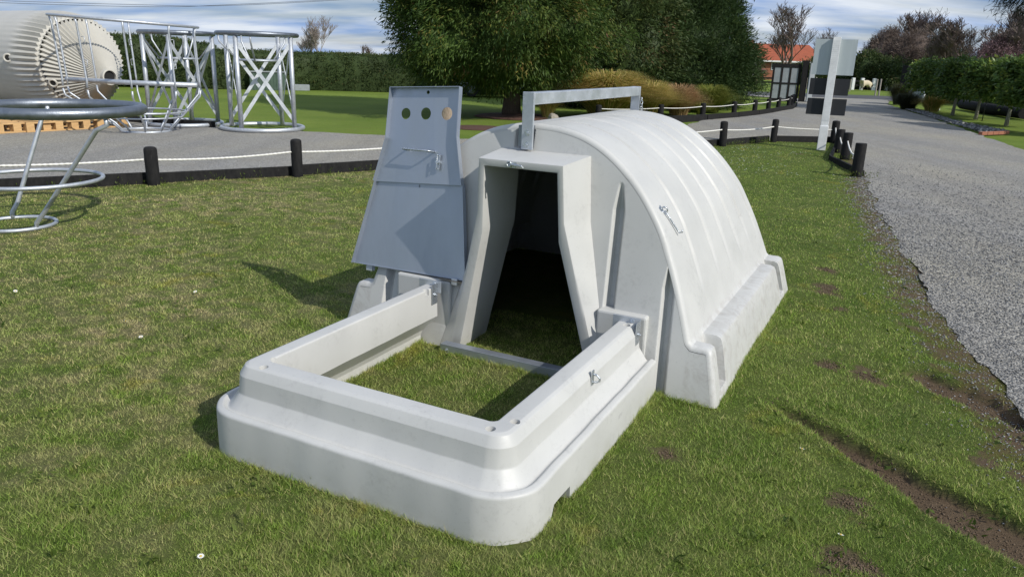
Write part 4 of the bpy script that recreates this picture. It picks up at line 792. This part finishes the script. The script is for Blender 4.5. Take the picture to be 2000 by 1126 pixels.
def tussock(c, r, h, mat, seed, label, n=1500, group='tussock grasses', wid=.007, name='tussock_grass'):
    rr = np.random.default_rng(seed); a = rr.uniform(0, 6.283, n); L = r*1.05*rr.uniform(.45, 1.08, n); up = h*rr.uniform(.72, 1.1, n)*np.sqrt(np.clip(1-(L/(r*1.3))**2, .1, 1)); b0 = rr.uniform(0, .28, n)*r; k = 5; V = []
    ca, sa = np.cos(a), np.sin(a); s = np.c_[-sa, ca, 0*a]*wid
    for i in range(k):
        t = i/(k-1); rad = b0+(L-b0)*t**1.5; z = up*(1.9*t-.95*t**2.6) if True else 0; wv = (1-.75*t); p = np.c_[ca*rad, sa*rad, np.maximum(z, .01)]; V += [p-s*wv, p+s*wv]
    V = np.stack(V, 1); F = np.array([(2*i, 2*i+1, 2*i+3, 2*i+2) for i in range(k-1)]); F = (F[None]+(2*k)*np.arange(n)[:, None, None]).reshape(-1, 4); T_ = np.repeat(np.clip(rr.normal(.5, .25, n), 0, 1), 2*k)
    return tag(obj(name, npmesh(name, V.reshape(-1, 3), F, T_), M[mat], None, False, (c[0], c[1], 0)), label, 'tussock grass', group)
g_ = G(1076, 232); tussock((g_[0]-.1, g_[1]+.2), .55, .75, 'tussock', 400, 'small straw tussock grass beside the pale rock', 700)
tussock((2.75, 24.0), 2.0, 1.45, 'tussock', 401, 'biggest golden tussock grass mounded in front of the thuja', 7500, wid=.011)
tussock((4.2, 24.9), 1.3, 1.15, 'tussock', 402, 'golden tussock grass between the biggest mound and the brown one', 3800, wid=.008)
tussock((5.35, 25.9), 1.05, 1.05, 'tussockbrown', 403, 'dry brown tussock grass leaning over the far rope fence', 3000, wid=.008)
tussock((6.95, 28.3), 1.15, 1.0, 'tussockgreen', 404, 'yellow-green tussock grass below the yew by the far rope fence', 3200, wid=.008)
tussock((6.2, 26.4), .5, .45, 'tussockgreen', 409, 'little low green tussock in front of the brown tussock', 700)
g_ = G(1742, 205); tussock((g_[0]+.6, g_[1]+.6), .9, 1.1, 'tussockdark', 405, 'dark tussock grass standing against the right gate leaf', 1600, wid=.01)
g_ = G(1772, 214); tussock((g_[0], g_[1]), 1.0, .75, 'tussockdark', 406, 'low dark tussock grass at the head of the stone bed', 1500, wid=.01)
g_ = G(1818, 219); tussock((g_[0], g_[1]), .85, .75, 'tussock', 407, 'straw-coloured tussock grass beside the stone bed', 1300, wid=.01)
g_ = G(1556, 192); tussock((g_[0], g_[1]), .5, .75, 'tussockgreen', 408, 'small yellow tussock grass beside the left gate', 900, wid=.01)
g_ = G(1080, 236); b = B(); rr = np.random.default_rng(12); b.lathe([(.08, -.05), (.14, .04), (.15, .10), (.10, .17), (.04, .20)], 10); b.v = [tuple(np.array(v)*(1+rr.normal(0, .12, 3))) for v in b.v]; o = b.build('rock', M['rock'], None, True, loc=(g_[0], g_[1], 0), auto=30); tag(o, 'pale weathered rock at the foot of the small tussock', 'rock')

# ------------------------------------------------------------------ bare trees
def bare_tree(name, loc, h, spread, label, mat, seed, trunk=.16, depth=5, first=.32, group=None, twig_n=5, lean=0., twist=.5, up=.35, parent_parts=True, cat='tree'):
    r = random.Random(seed); rmin = max(.008, h*.0019); t = empty(name, loc, 0, label, cat, group); tb = B(); cb = B(); cnt = [0]
    def grow(p, d, L, rad, lev):
        n = 3 if lev < 2 else (2 if lev < 4 else 1); pts = [p]; dd_ = d.copy()
        for i in range(n): dd_ = (dd_+Vector((r.gauss(0, .12), r.gauss(0, .12), r.gauss(0, .08)+.04))).normalized(); pts.append(pts[-1]+dd_*L/n)
        rad = max(rad, rmin)
        (tb if lev < 2 else cb).tube(pts, [max(rad*(1-.4*i/n), rmin*.8) for i in range(n+1)], 7 if lev < 2 else (4 if lev < 3 else 3), cap=False)
        if lev >= depth: return
        k = r.randint(4, 6) if lev < 2 else (twig_n if lev < 4 else 4); k = k if lev < 3 else min(k, 4)
        for i in range(k):
            f = r.uniform(.35, 1) if i < k-1 else 1.; ii = min(n-1, int(f*n)); q = pts[ii].lerp(pts[ii+1], f*n-ii); az = r.uniform(0, 6.283); s = Vector((math.cos(az), math.sin(az), r.uniform(-.15, .5)))
            nd = (dd_*(1-twist)*r.uniform(.7, 1.2)+s*twist*(spread/h)*1.25+Vector((0, 0, up*(.75 if lev < 3 else .4)))).normalized(); grow(q, nd, L*(r.uniform(.62, .86) if lev < 2 else r.uniform(.5, .74)), rad*.62*r.uniform(.6, .85), lev+1)
    grow(Vector((0, 0, -.05)), Vector((lean, 0, 1)).normalized(), h*first*.86, trunk, 0)
    tb.build('trunk', M[mat], t, True); cb.build('crown', M[mat], t); return t
BG = 'bare winter trees beyond the road'
p = AY(1530, 150, 66); bare_tree('bare_tree', (p[0], p[1], 0), 8.6, 6.0, 'tall bare tree standing in front of the red-roofed house', 'twig', 500, .22, 5, .36, BG, 5)
p = AY(1605, 150, 72); bare_tree('bare_tree', (p[0], p[1], 0), 6.4, 4.4, 'smaller bare tree behind the roadside sign board', 'twig', 501, .12, 5, .32, BG, 5)
p = AY(1765, 150, 78); bare_tree('bare_tree', (p[0], p[1], 0), 10.2, 8.0, 'tall spreading bare tree above the brown shrubs', 'twig', 502, .22, 5, .34, BG, 5, .05)
p = AY(1862, 150, 80); bare_tree('bare_tree', (p[0], p[1], 0), 6.6, 5., 'bare tree with upright twigs right behind the right gate', 'twig', 503, .13, 5, .3, BG, 6)
p = AY(1915, 150, 76); bare_tree('bare_tree', (p[0], p[1], 0), 5.6, 5.2, 'low bushy bare tree over the pleached tree tops', 'twig', 504, .12, 5, .28, BG, 6)
p = AY(1952, 150, 70); bare_tree('bare_tree', (p[0], p[1], 0), 9.0, 5., 'slender tall bare tree rising beside the dark pine branch', 'twig', 505, .15, 5, .38, BG, 5, .06)
p = AY(1990, 150, 74); bare_tree('bare_tree', (p[0], p[1], 0), 6.2, 5., 'bare tree behind the pink blossom', 'twig', 506, .13, 5, .3, BG, 6)
p = AY(1700, 150, 82); bare_tree('bare_tree', (p[0], p[1], 0), 5.0, 3.6, 'pale-twigged bare tree next to the sign board edge', 'twigpink', 507, .1, 5, .3, BG, 6)
p = AY(1440, 120, 62); bare_tree('bare_tree', (p[0], p[1], 0), 4.4, 3.2, 'thin bare tree peeping past the yew', 'twig', 508, .09, 5, .3, BG, 5)
p = AY(1482, 120, 76); bare_tree('bare_shrub', (p[0], p[1], 0), 2.9, 4.6, 'pinkish bare shrub below the tiled roof', 'twigpink', 509, .07, 5, .3, None, 6, cat='shrub')
p = AY(628, 118, 70); bare_tree('bare_tree', (p[0], p[1], 0), 5.2, 2.6, 'larger pale bare tree poking above the clipped far hedge', 'twigpale', 510, .08, 5, .34, 'bare trees above the far hedge', 6)
p = AY(598, 118, 72); bare_tree('bare_tree', (p[0], p[1], 0), 4.2, 2.4, 'smaller bare tree above the far hedge beside a galvanised stand', 'twigpale', 511, .07, 5, .34, 'bare trees above the far hedge', 6)
p = AY(709, 118, 72); bare_tree('bare_tree', (p[0], p[1], 0), 3.2, 1.4, 'tiny bare treetop showing just over the far hedge', 'twig', 512, .05, 4, .34, 'bare trees above the far hedge', 5)
for i, (px_, Y_, h_, lb) in enumerate(((1835, 66, 6.0, 'dense bare tree between the brown shrubs and the pleached trees'), (1885, 64, 6.6, 'dense grey bare tree over the pleached row beside the lamp'), (1932, 66, 5.6, 'dense low bare tree over the pleached row next to the blossom'), (1975, 62, 6.4, 'dense bare tree over the pleached row near the pine'))):
    p = AY(px_, 150, Y_); bare_tree('bare_tree', (p[0], p[1], 0), h_*1.5, h_*1.2, lb, 'twig', 560+i, .15, 5, .26, BG, 6)
def shrub(name, loc, prof, mat, label, n_cl, seed, l=.30, w=.02, cat='shrub', group=None, lumpa=.3, spread=.55, droop=0., core_f=.82):
    P, D = crown_points(n_cl, prof, seed, .28, lumpa, .4); V, F, T_ = merge([leaves(P, D, 26, .32, l, w*1.2, seed+1, droop, spread), core(prof, core_f, seed, .28, lumpa)]); return tag(obj(name, npmesh(name, V, F, T_), M[mat], None, False, loc), label, cat, group)
p = AY(1722, 160, 74); shrub('winter_shrub', (p[0], p[1], 0), [(0, 1.6), (1.5, 2.4), (3.2, 2.2), (4.6, 1.2), (5.2, .2)], 'brownshrub', 'reddish-brown leafless shrub beside the sign board beyond the road', 700, 520, .34, .016, group='brown shrubs beyond the road')
p = AY(1775, 160, 72); shrub('winter_shrub', (p[0], p[1], 0), [(0, 1.8), (1.5, 2.6), (3.0, 2.4), (4.4, 1.3), (4.9, .2)], 'brownshrub', 'brown leafless shrub under the tall spreading bare tree', 700, 523, .34, .016, group='brown shrubs beyond the road')
p = AY(1825, 160, 71); shrub('winter_shrub', (p[0], p[1], 0), [(0, 1.6), (1.5, 2.2), (3.0, 2.0), (4.0, 1.1), (4.4, .2)], 'hedge', 'olive-brown evergreen shrub right above the right gate', 520, 526, .22, .03, group='brown shrubs beyond the road')
p = AY(1690, 160, 70); shrub('evergreen_shrub', (p[0], p[1], 0), [(0, 1.2), (1., 1.7), (2.2, 1.4), (3.0, .3)], 'hedge', 'dark evergreen shrub behind the white posts, next to the sign board', 420, 530, .22, .04, group='dark evergreens beyond the road')
p = AY(1740, 160, 68.5); shrub('evergreen_shrub', (p[0], p[1], 0), [(0, 1.8), (1., 2.3), (1.9, 1.8), (2.5, .3)], 'hedge', 'wide dark evergreen shrub behind the grazing sheep', 460, 533, .22, .04, group='dark evergreens beyond the road')
p = AY(1585, 160, 66); shrub('evergreen_shrub', (p[0], p[1], 0), [(0, .9), (.8, 1.3), (1.6, 1.1), (2.1, .2)], 'hedge', 'dark evergreen shrub under the house wall beside the left gate', 320, 536, .2, .035, group='dark evergreens beyond the road')
p = AY(1630, 160, 76); shrub('evergreen_shrub', (p[0], p[1], 0), [(0, 2.2), (.8, 2.6), (1.5, 2.4), (2.0, .4)], 'hedge', 'low dark evergreen shrub behind the black sign panels', 360, 538, .2, .035, group='dark evergreens beyond the road')
p = AY(1945, 150, 62); shrub('blossom_tree', (p[0], p[1], .0), [(1.6, .8), (2.4, 1.7), (3.2, 1.7), (4.0, .9), (4.3, .2)], 'blossom', 'pink-flushed blossom tree above the pleached trees', 420, 541, .16, .022, 'tree', None, .35, .9, 0., .0001)
p = AY(2130, 20, 29); conifer('pine_tree', (p[0], p[1], 0), 'dark pine reaching a drooping branch tip over the pleached trees', [(3.2, .3), (3.9, 1.9), (4.6, 2.5), (5.8, 2.4), (7.5, 1.6), (9, .3)], 'pinefol', .2, 600, 45, .28, .24, .012, 545, .6, .35, .35, 0, 0, 7., None, .6)

# ------------------------------------------------------------------ pleached trees, bed and small things right of the drive
PLX = [(1832, 205, 'beside the right gate'), (1860, 224, 'next to the straw tussock'), (1905, 232, 'beside the garden lamp'), (1965, 244, 'nearest the brick edging'), (2045, 262, 'past the end of the brick edging')]
def pleach(px_, py_, i, where):
    if i == 0: g = np.array([18.9, 35.2, 0])
    else: g = G(px_, py_)
    t = empty('pleached_tree', (g[0], g[1], 0), 0, 'small clipped evergreen tree on a pale bare trunk %s' % where, 'tree', 'pleached trees along the drive'); r = random.Random(i)
    B().tube([(0, 0, -.05), (.02, 0, .4), (.06, .02, .9), (.05, 0, 1.5)], [.075, .055, .048, .04], 9).build('trunk', M['barkgrey'], t, True)
    rg = np.random.default_rng(600+i); n = 620; d = np.array([-.15, .99]); u = rg.uniform(-1, 1, n); s = rg.uniform(-1, 1, n); z = rg.uniform(.92, 1.95, n); k = rg.integers(0, 3, n)
    s = np.where(k == 0, np.sign(s)*1.0, s); z = np.where(k == 1, 1.88+.0*z, z); u = np.where(k == 2, np.sign(u), u)
    P = np.c_[u*1.35*d[0]+s*.62*d[1], u*1.35*d[1]-s*.62*d[0], z]; P += np.c_[lump(P, .6, 610+i), lump(P, .6, 620+i), lump(P, .6, 630+i)*.8]*.16; D = np.c_[P[:, 0], P[:, 1], (z-1.3)*.9]; D /= np.linalg.norm(D, axis=1)[:, None]
    V, F, T_ = leaves(P, D, 26, .16, .13, .034, 640+i, .2, .8); b = B(); q = []
    c = np.array([(sx*1.15*d[0]+sy*.46*d[1], sx*1.15*d[1]-sy*.46*d[0], zz_) for zz_ in (1.1, 1.75) for sx, sy in ((-1, -1), (1, -1), (1, 1), (-1, 1))]); Fc = np.array([(0, 3, 2, 1), (4, 5, 6, 7), (0, 1, 5, 4), (1, 2, 6, 5), (2, 3, 7, 6), (3, 0, 4, 7)])
    V, F, T_ = merge([(V, F, T_), (c, Fc, np.full(8, .25))]); obj('crown', npmesh('crown', V, F, T_), M['laurel'], t); return t
for i, (a, c, w_) in enumerate(PLX): pleach(a, c, i, w_)
hedge('hedge', [(24.6, 46.5), (25.2, 40), (25.3, 34), (25.5, 27), (26, 22)], 1.75, 1.5, 'tall dark hedge standing behind the row of pleached trees', 'laurel', 30, .15, .045, 360, .14)
def bed():
    poly = np.array([G(*p)[:2] for p in ((1767, 215), (1790, 214), (1860, 236), (1925, 250), (1972, 258), (1962, 263), (1915, 260), (1870, 247), (1818, 231))]); r = np.random.default_rng(6); mn, mx_ = poly.min(0), poly.max(0); n = 9000
    x = r.uniform(mn[0], mx_[0], n); y = r.uniform(mn[1], mx_[1], n); k = poly_mask(poly, x, y); x, y = x[k], y[k]; o = tag(stones('bed_stones', x, y, np.full(len(x), .03)+r.uniform(0, .03, len(x)), r.uniform(.03, .075, len(x)), 10, M['stone'], .6), 'bed of grey cobbles along the drive edge', 'stones', kind='stuff')
bed()
a, c = G(1914, 264), G(1968, 262); b = B(); d = (c-a)/5
ed = empty('brick_edging', (a[0], a[1], 0), 0, 'short row of orange bricks edging the grey stone bed', 'edging')
for i in range(5): B().bar(Vector(d*i*1.0)+Vector((0, 0, .045)), Vector(d*(i+.95))+Vector((0, 0, .045)), .11, .09).build('brick', M['brick'], ed, bevel=.008)
a, c = G(1878, 213), G(1998, 233); b = B(); b.tube([Vector(a)+Vector((0, 0, .22)), Vector((a+c)/2)+Vector((0, .1, .2)), Vector(c)+Vector((0, 0, .2))], [.22, .23, .2], 14); o = b.build('log', M['timberblack'], None, True, auto=40); tag(o, 'long dark log lying on the grass under the pleached trees', 'log')
g_ = G(1918, 235); gl = empty('garden_lamp', (g_[0], g_[1], 0), 0, 'thin dark garden lamp pole with small side arm among the pleached trunks', 'lamp'); B().tube([(0, 0, -.05), (.03, 0, .85)], .016, 8).build('pole', M['blackplastic'], gl, True); B().tube([(.03, 0, .82), (-.12, 0, .82)], .009, 6).build('arm', M['blackplastic'], gl); B().lathe([(.02, .0), (.035, .04), (.035, .10), (.012, .13)], 10, (.03, 0, .82)).build('lamp_head', M['greyboard'], gl)
g_ = G(1831, 215); o = B().box(-.09, .09, -.04, .04, 0, .09).build('marker_block', M['whitepaint'], None, loc=(g_[0], g_[1], 0), bevel=.01); tag(o, 'small white block lying on grass beside the straw tussock', 'block')

g_ = G(874, 246); st_ = empty('tree_stump', (g_[0], g_[1], 0), 0, 'pale barked tree stump behind the open steel door, seen through its right hole', 'stump')
B().lathe([(.26, -.05), (.21, .08), (.18, .35), (.175, .72), (.16, .74)], 16).build('trunk', simple('pale_bark', (.42, .34, .26), (.20, .15, .11), 5, .9, 0, .03, 9, 'Object', (7, 7, .8)), st_, True, auto=40)
# ------------------------------------------------------------------ gates, field, sheep, house
gt = G(1502, 196); gl_ = empty('panelled_gate', (gt[0], gt[1], 0), R_(-14), 'open dark-framed gate with three grey upright panels beside the dark hedge', 'gate')
for i in range(3): B().box(.10+i*.40, .42+i*.40, -.012, .012, .12, 1.62).build('panel', M['greyboard'], gl_)
B().box(0, 1.34, -.03, .03, 1.62, 1.80).build('top_rail', M['timberblack'], gl_); B().box(0, 1.34, -.03, .03, .0, .12).build('bottom_rail', M['timberblack'], gl_); B().box(.0, 1.34, -.035, .03, .82, .90).build('middle_rail', M['timberblack'], gl_)
for i in range(4): B().box(.0+i*.40 if i < 3 else 1.24, .095+i*.40 if i < 3 else 1.34, -.028, .028, .1205, 1.6195).build('stile', M['timberblack'], gl_)
B().box(1.40, 1.68, -.14, .14, -.05, 1.98).build('gate_post', M['timberblack'], gl_, bevel=.01); B().bar((1.75, -.2, .95), (2.1, .9, .95), .05, 1.85).build('folded_leaf', M['greyboard'], gl_, bevel=.005)
gt = G(1768, 197); rg_ = empty('boarded_gate', (gt[0], gt[1], 0), R_(-62), 'open grey boarded gate with pale frame half hidden by dark tussocks', 'gate')
for i in range(6): B().box(.10+i*.16, .252+i*.16, -.012, .012, .10, 1.66).build('board', M['greyboard'], rg_)
B().box(.02, 1.12, -.03, .03, 1.6605, 1.80).build('top_rail', M['whitepaint'], rg_); B().box(.0, .095, -.035, .035, 0, 1.66).build('stile', M['whitepaint'], rg_); B().box(1.065, 1.15, -.035, .035, 0, 1.66).build('stile', M['whitepaint'], rg_); B().bar((.14, -.045, .16), (1.04, -.045, 1.6), .02, .09).build('brace', M['timberblack'], rg_); B().box(-.45, -.10, -.12, .12, -.05, 1.95).build('gate_post', M['timberblack'], rg_, bevel=.01)
for i, (px_, py_) in enumerate(((1665, 169), (1683, 169), (1706, 170), (1731, 170), (1551, 165), (1581, 165), (1612, 166))):
    p = AY(px_, py_, 67.0); o = B().box(-.12, .12, -.12, .12, -.05, .95).build('white_post', M['whitepaint'], None, loc=(p[0], p[1], 0), bevel=.02); tag(o, 'white painted square post along the field fence beyond the road', 'post', 'white posts of the field fence')
fr = empty('field_fence', (22, 67.6, 0), 0, 'dark low rail fence closing the sheep field behind the white posts', 'fence')
for z in (.28, .62): B().box(-9, 22, -.02, .02, z, z+.14).build('rail', M['timberblack'], fr)
for i in range(9): B().box(-8+i*3.4, -7.88+i*3.4, -.08, -.021, -.05, .85).build('post', M['timberblack'], fr)
for i, (px_, py_, h) in enumerate(((1709, 186, 1.05), (1716, 187, 1.08), (1572, 182, 1.0), (1591, 178, 1.0), (1659, 178, .9))):
    g = G(px_, py_); o = B().lathe([(.055, -.05), (.052, h-.01), (.03, h)], 9).build('field_post', M['barkgrey'], None, True, loc=(g[0], g[1], 0), auto=40); tag(o, 'grey round wooden post at the road edge of the sheep field', 'post', 'wooden posts of the sheep field')
def sheep():
    g = G(1690, 177); V = [(-.42, 0, .56), (-.2, 0, .60), (.1, 0, .60), (.32, 0, .56), (.46, 0, .50), (.58, 0, .40), (.66, 0, .34), (-.30, .12, .34), (-.33, .13, .16), (-.30, .13, .02), (-.34, -.12, .34), (-.36, -.13, .16), (-.34, -.13, .02), (.26, .12, .34), (.27, .12, .16), (.26, .12, .02), (.30, -.12, .34), (.34, -.12, .16), (.38, -.12, .02)]
    E_ = [(0, 1), (1, 2), (2, 3), (3, 4), (4, 5), (5, 6), (0, 7), (7, 8), (8, 9), (0, 10), (10, 11), (11, 12), (3, 13), (13, 14), (14, 15), (3, 16), (16, 17), (17, 18)]
    rd = [.20, .25, .25, .21, .15, .10, .055, .09, .045, .04, .09, .045, .04, .08, .045, .04, .08, .045, .04]
    me = bpy.data.meshes.new('sheep'); me.from_pydata(V, E_, []); g2 = NG('fleece'); sx = g2.t.nodes.new('ShaderNodeSeparateXYZ'); g2.link(g2.coord(), sx.inputs[0])
    dark = g2.math('MAXIMUM', g2.ramp(sx.outputs[0], [(.46, 0.), (.50, 1.)]), g2.ramp(sx.outputs[2], [(.24, 1.), (.30, 0.)])); g2.set(g2.mix(dark, (.60, .52, .38), (.02, .018, .016)), .95); g2.bump(g2.noise(40, 3), .03)
    o = obj('sheep', me, g2.m, None, False, (g[0], g[1], 0), .25); sk = o.modifiers.new('skin', 'SKIN'); 
    if not me.skin_vertices:
        pass
    for i, r in enumerate(rd): me.skin_vertices[0].data[i].radius = (r, r)
    me.skin_vertices[0].data[1].use_root = True; sd = o.modifiers.new('sub', 'SUBSURF'); sd.levels = 1; sd.render_levels = 2; tag(o, 'cream sheep with black face and legs grazing beyond the road', 'sheep')
try: sheep()
except Exception as ex: print('SHEEP', ex)
hb = AY(1450, 150, 105); he = AY(1592, 150, 105); HLn = he[0]-hb[0]
hs = empty('brick_house', (hb[0], 105, 0), R_(-4), 'brick house with long red tiled roof and pale gable beyond the bare tree', 'house')
zr = AY(1520, 86, 106)[2]; ze = AY(1520, 119, 103)[2]
B().box(.4, HLn-.4, -2.4, 6.4, -.05, ze).build('wall', M['brick'], hs)
b = B(); L0, L1 = -.3, HLn+.2; yb, ym, yf2 = 6.9, 2.0, -2.9
b.add([(L0, yf2, ze-.1), (L1, yf2, ze-.1), (L1-1.2, ym, zr), (L0+.5, ym, zr), (L0, yb, ze-.1), (L1, yb, ze-.1), (L0, yf2, ze), (L1, yf2, ze), (L1, yb, ze), (L0, yb, ze)], [(6, 7, 2, 3), (7, 8, 2), (8, 9, 3, 2), (9, 6, 3), (0, 1, 7, 6), (1, 5, 8, 7), (5, 4, 9, 8), (4, 0, 6, 9), (0, 4, 5, 1)]); rf = b.build('roof', M['tile'], hs)
for i in range(16):
    f = (i+.5)/16; y = yf2+(ym-yf2)*f; z = ze+(zr-ze)*f; B().box(L0+.5*f, L1-1.2*f, y-.02, y+.02, z+.005, z+.035).build('tile_course', M['tile'], rf)
B().box(.6, 1.3, 1.6, 2.4, zr-.6, zr+.45).build('chimney', M['brick'], rf)
b = B(); b.box(L0-.05, L1+.05, yf2-.12, yf2-.01, ze-.16, ze+.02); b.build('gutter', M['whitepaint'], rf)
b = B(); b.add([(L0-.9, -1.0, ze-.4), (L0+1.1, -3.1, ze-.4), (L0+.2, -2.0, zr-.9)], [(0, 1, 2)]); g_ = B(); g_.hexa([(-2.0, -3.4, 0), (.9, -3.4, 0), (.9, -3.2, 0), (-2.0, -3.2, 0)], [(-2.0, -3.4, ze), (.9, -3.4, ze), (.9, -3.2, ze), (-2.0, -3.2, ze)]); g_.add([(-2.0, -3.38, ze), (.9, -3.38, ze), (-.55, -3.38, zr-.5), (-2.0, -3.22, ze), (.9, -3.22, ze), (-.55, -3.22, zr-.5)], [(0, 1, 2), (5, 4, 3), (1, 4, 5, 2), (0, 2, 5, 3)]); g_.build('gable', M['whitepaint'], hs)
for i in range(9): x = -1.9+i*.33; B().box(x, x+.05, -3.43, -3.39, ze, ze+max(.05, (zr-.5-ze)*(1-abs(x+.55)/1.45))).build('batten', M['greyboard'], hs)
for i, (x0, x1) in enumerate(((3.0, 4.6), (5.0, 6.0), (6.3, 7.9))):
    if x1 < HLn-.5:
        w_ = B().box(x0, x1, -2.46, -2.405, ze-1.15, ze-.2).build('window', M['whitepaint'], hs)
        k = 4 if x1-x0 > 1.2 else 2
        for q in range(k):
            a0 = x0+.06+(x1-x0-.06)*q/k; B().box(a0, a0+(x1-x0-.06)/k-.06, -2.475, -2.461, ze-1.09, ze-.26).build('pane', M['glass'], w_)
B().box(HLn-1.9, HLn-.5, -2.47, -2.41, .05, 2.1).build('door', M['brick'], hs)
g_ = G(485, 175); shd = empty('garden_shed', (g_[0], g_[1]+.25, 0), R_(20), 'small green corrugated shed against the clipped far hedge', 'shed')
B().box(0, 1.45, 0, .8, -.03, .72).build('wall', M['greenshed'], shd)
for i in range(12): B().box(.02+i*.12, .07+i*.12, -.02, -.001, 0, .70).build('corrugation', M['greenshed'], shd)
B().box(-.05, 1.5, -.06, .9, .7205, .76).build('roof', M['greyboard'], shd); b = B().box(1.7, 2.5, .2, .8, -.03, .22); o = b.build('crate', M['greyboard'], None, loc=shd.location, rz=R_(20), bevel=.01); tag(o, 'low grey crate beside the small green shed', 'crate')
p = AY(973, 184, 34.5); cr = empty('parked_car', (p[0], p[1], 0), R_(8), 'pale blue-white car glimpsed under the cypress branches', 'car')
b = B(); sec = [(-2.0, .35), (-2.0, .75), (-1.2, .88), (-.7, 1.35), (.7, 1.38), (1.2, .95), (1.95, .85), (2.0, .35)]
for s_ in (0,): b.add([(x, -.8, z) for x, z in sec]+[(x, .8, z) for x, z in sec], [tuple(range(7, -1, -1)), tuple(range(8, 16))]+[(i, (i+1) % 8, 8+(i+1) % 8, 8+i) for i in range(8)])
b.build('body', M['carwhite'], cr, bevel=.06)
for x in (-1.25, 1.25):
    for y in (-.8, .8): w_ = B().tube([(x, y-.08, .31), (x, y+.08, .31)], .31, 18).build('wheel', M['blackplastic'], cr); B().tube([(x, y-.09, .31), (x, y+.09, .31)], .18, 12).build('rim', M['greysteel'], w_)
b = B().box(-.55, .6, -.812, -.806, .95, 1.27); b.build('window', M['glass'], cr)
for i, (za, zb) in enumerate(((8, 14), (11, 11))):
    a = AY(-300, -8+i*3, 46); m_ = AY(250, 9+i*4, 50); m2_ = AY(480, 7-i*2+3, 52); c = AY(900, -14, 56); P = bez([a, m_, m2_, c], 14); o = B().tube(P, .012, 5).build('power_line', M['wire'], None, True); tag(o, ('upper' if i == 0 else 'lower')+' thin dark power cable sagging across the sky above the silo', 'cable', 'overhead power cables')
# ------------------------------------------------------------------ daisies and weeds
def daisy_mesh():
    b = B()
    for k in range(13):
        a = k*6.2832/13; e = Vector((math.cos(a), math.sin(a), .12)); s = Vector((-math.sin(a), math.cos(a), 0)); b.add([e*.003, e*.009+s*.0022, e*.0135, e*.009-s*.0022], [(0, 1, 2, 3)])
    return b.mesh('petals')
dm = daisy_mesh(); cm_ = B().lathe([(.0035, -.001), (.0042, .002), (.002, .0035)], 8).mesh('centre'); dm.materials.append(M['petal']); cm_.materials.append(M['pollen'])
for px_, py_ in ((393, 1096), (1565, 884), (382, 575), (31, 574), (246, 633), (1515, 448), (385, 516), (1640, 1053), (276, 664), ):
    g = G(px_, py_); z = .022; d_ = empty('daisy', (g[0], g[1], z), random.uniform(0, 6), 'white daisy flower with yellow centre in the short lawn', 'daisy', 'daisies in the lawn'); d_.rotation_euler = (random.uniform(.1, .5), random.uniform(-.3, .3), random.uniform(0, 6)); s_ = 1.0 if py_ < 700 else .95; d_.scale = (s_, s_, s_)
    for nm, mm in (('petals', dm), ('centre', cm_)): o = bpy.data.objects.new(nm, mm); COL.objects.link(o); o.parent = d_
def specks():
    r = np.random.default_rng(40); n = 420; x = r.uniform(2.6, 6.2, n); y = r.uniform(11.5, 17, n); k = ~poly_mask(drive_poly, x, y) & (y < 12.7+(x-0)*.74) & (x < 5.1+(y-12.2)*.32) & (lump(np.c_[x, y, x*0], .5, 41) > -.1); x, y = x[k], y[k]; a = np.arange(5)*6.2832/5; V = np.stack([np.c_[x+.012*math.cos(t), y+.012*math.sin(t), np.full(len(x), .024)] for t in a], 1).reshape(-1, 3); F = np.arange(5*len(x)).reshape(-1, 5)
    tag(obj('daisy_specks', npmesh('daisy_specks', V, F), M['petal']), 'tiny white daisies scattered in the grass behind the hut', 'daisies', kind='stuff')
specks()
def weeds():
    r = np.random.default_rng(50); C = []
    for i in range(len(FP)-1):
        a, c = np.array(FP[i]), np.array(FP[i+1]); k = 26 if i > 5 else 9; t = r.uniform(0, 1, k)[:, None]; n = np.array([c[1]-a[1], a[0]-c[0]]); n = n/np.linalg.norm(n); C.append(a+(c-a)*t+n*r.uniform(-.07, .06, (k, 1)))
    for p in RP[1:]: C.append(np.array(p[:2])+r.normal(0, .12, (14, 2)))
    C = np.vstack(C); C = np.c_[C, np.full(len(C), .025)]; V, F, T_ = leaves(C, np.tile([0, 0, 1.], (len(C), 1)), 14, .05, .040, .005, 51, -.2, .6); tag(obj('kerb_weeds', npmesh('kerb_weeds', V, F, T_), M['weed']), 'ragged grass and weeds along the kerb boards', 'weeds', kind='stuff')
weeds()

def lawn_weeds():
    r = np.random.default_rng(70); n = 240; d = 1.8*np.exp(r.uniform(0, 1, n)*math.log(9/1.8)); a = r.uniform(-R_(38), R_(38), n); x, y = d*np.sin(a), d*np.cos(a); lx = (x+.01)*math.cos(HT)+(y-4.)*math.sin(HT); ly = -(x+.01)*math.sin(HT)+(y-4.)*math.cos(HT)
    k = ~poly_mask(drive_poly, x, y) & ~((np.abs(lx) < 1.3) & (ly > -1.65) & (ly < 2.5)) & (y < 9); x, y = x[k], y[k]; C = np.c_[x, y, np.full(len(x), .008)]; V, F, T_ = leaves(C, np.tile([0, 0, .45], (len(C), 1)), 11, .035, .034, .0062, 71, -.1, .8)
    tag(obj('lawn_weeds', npmesh('lawn_weeds', V, F, T_), M['weed']), 'small broad-leaved weeds dotted through the turf', 'weeds', kind='stuff')
lawn_weeds()
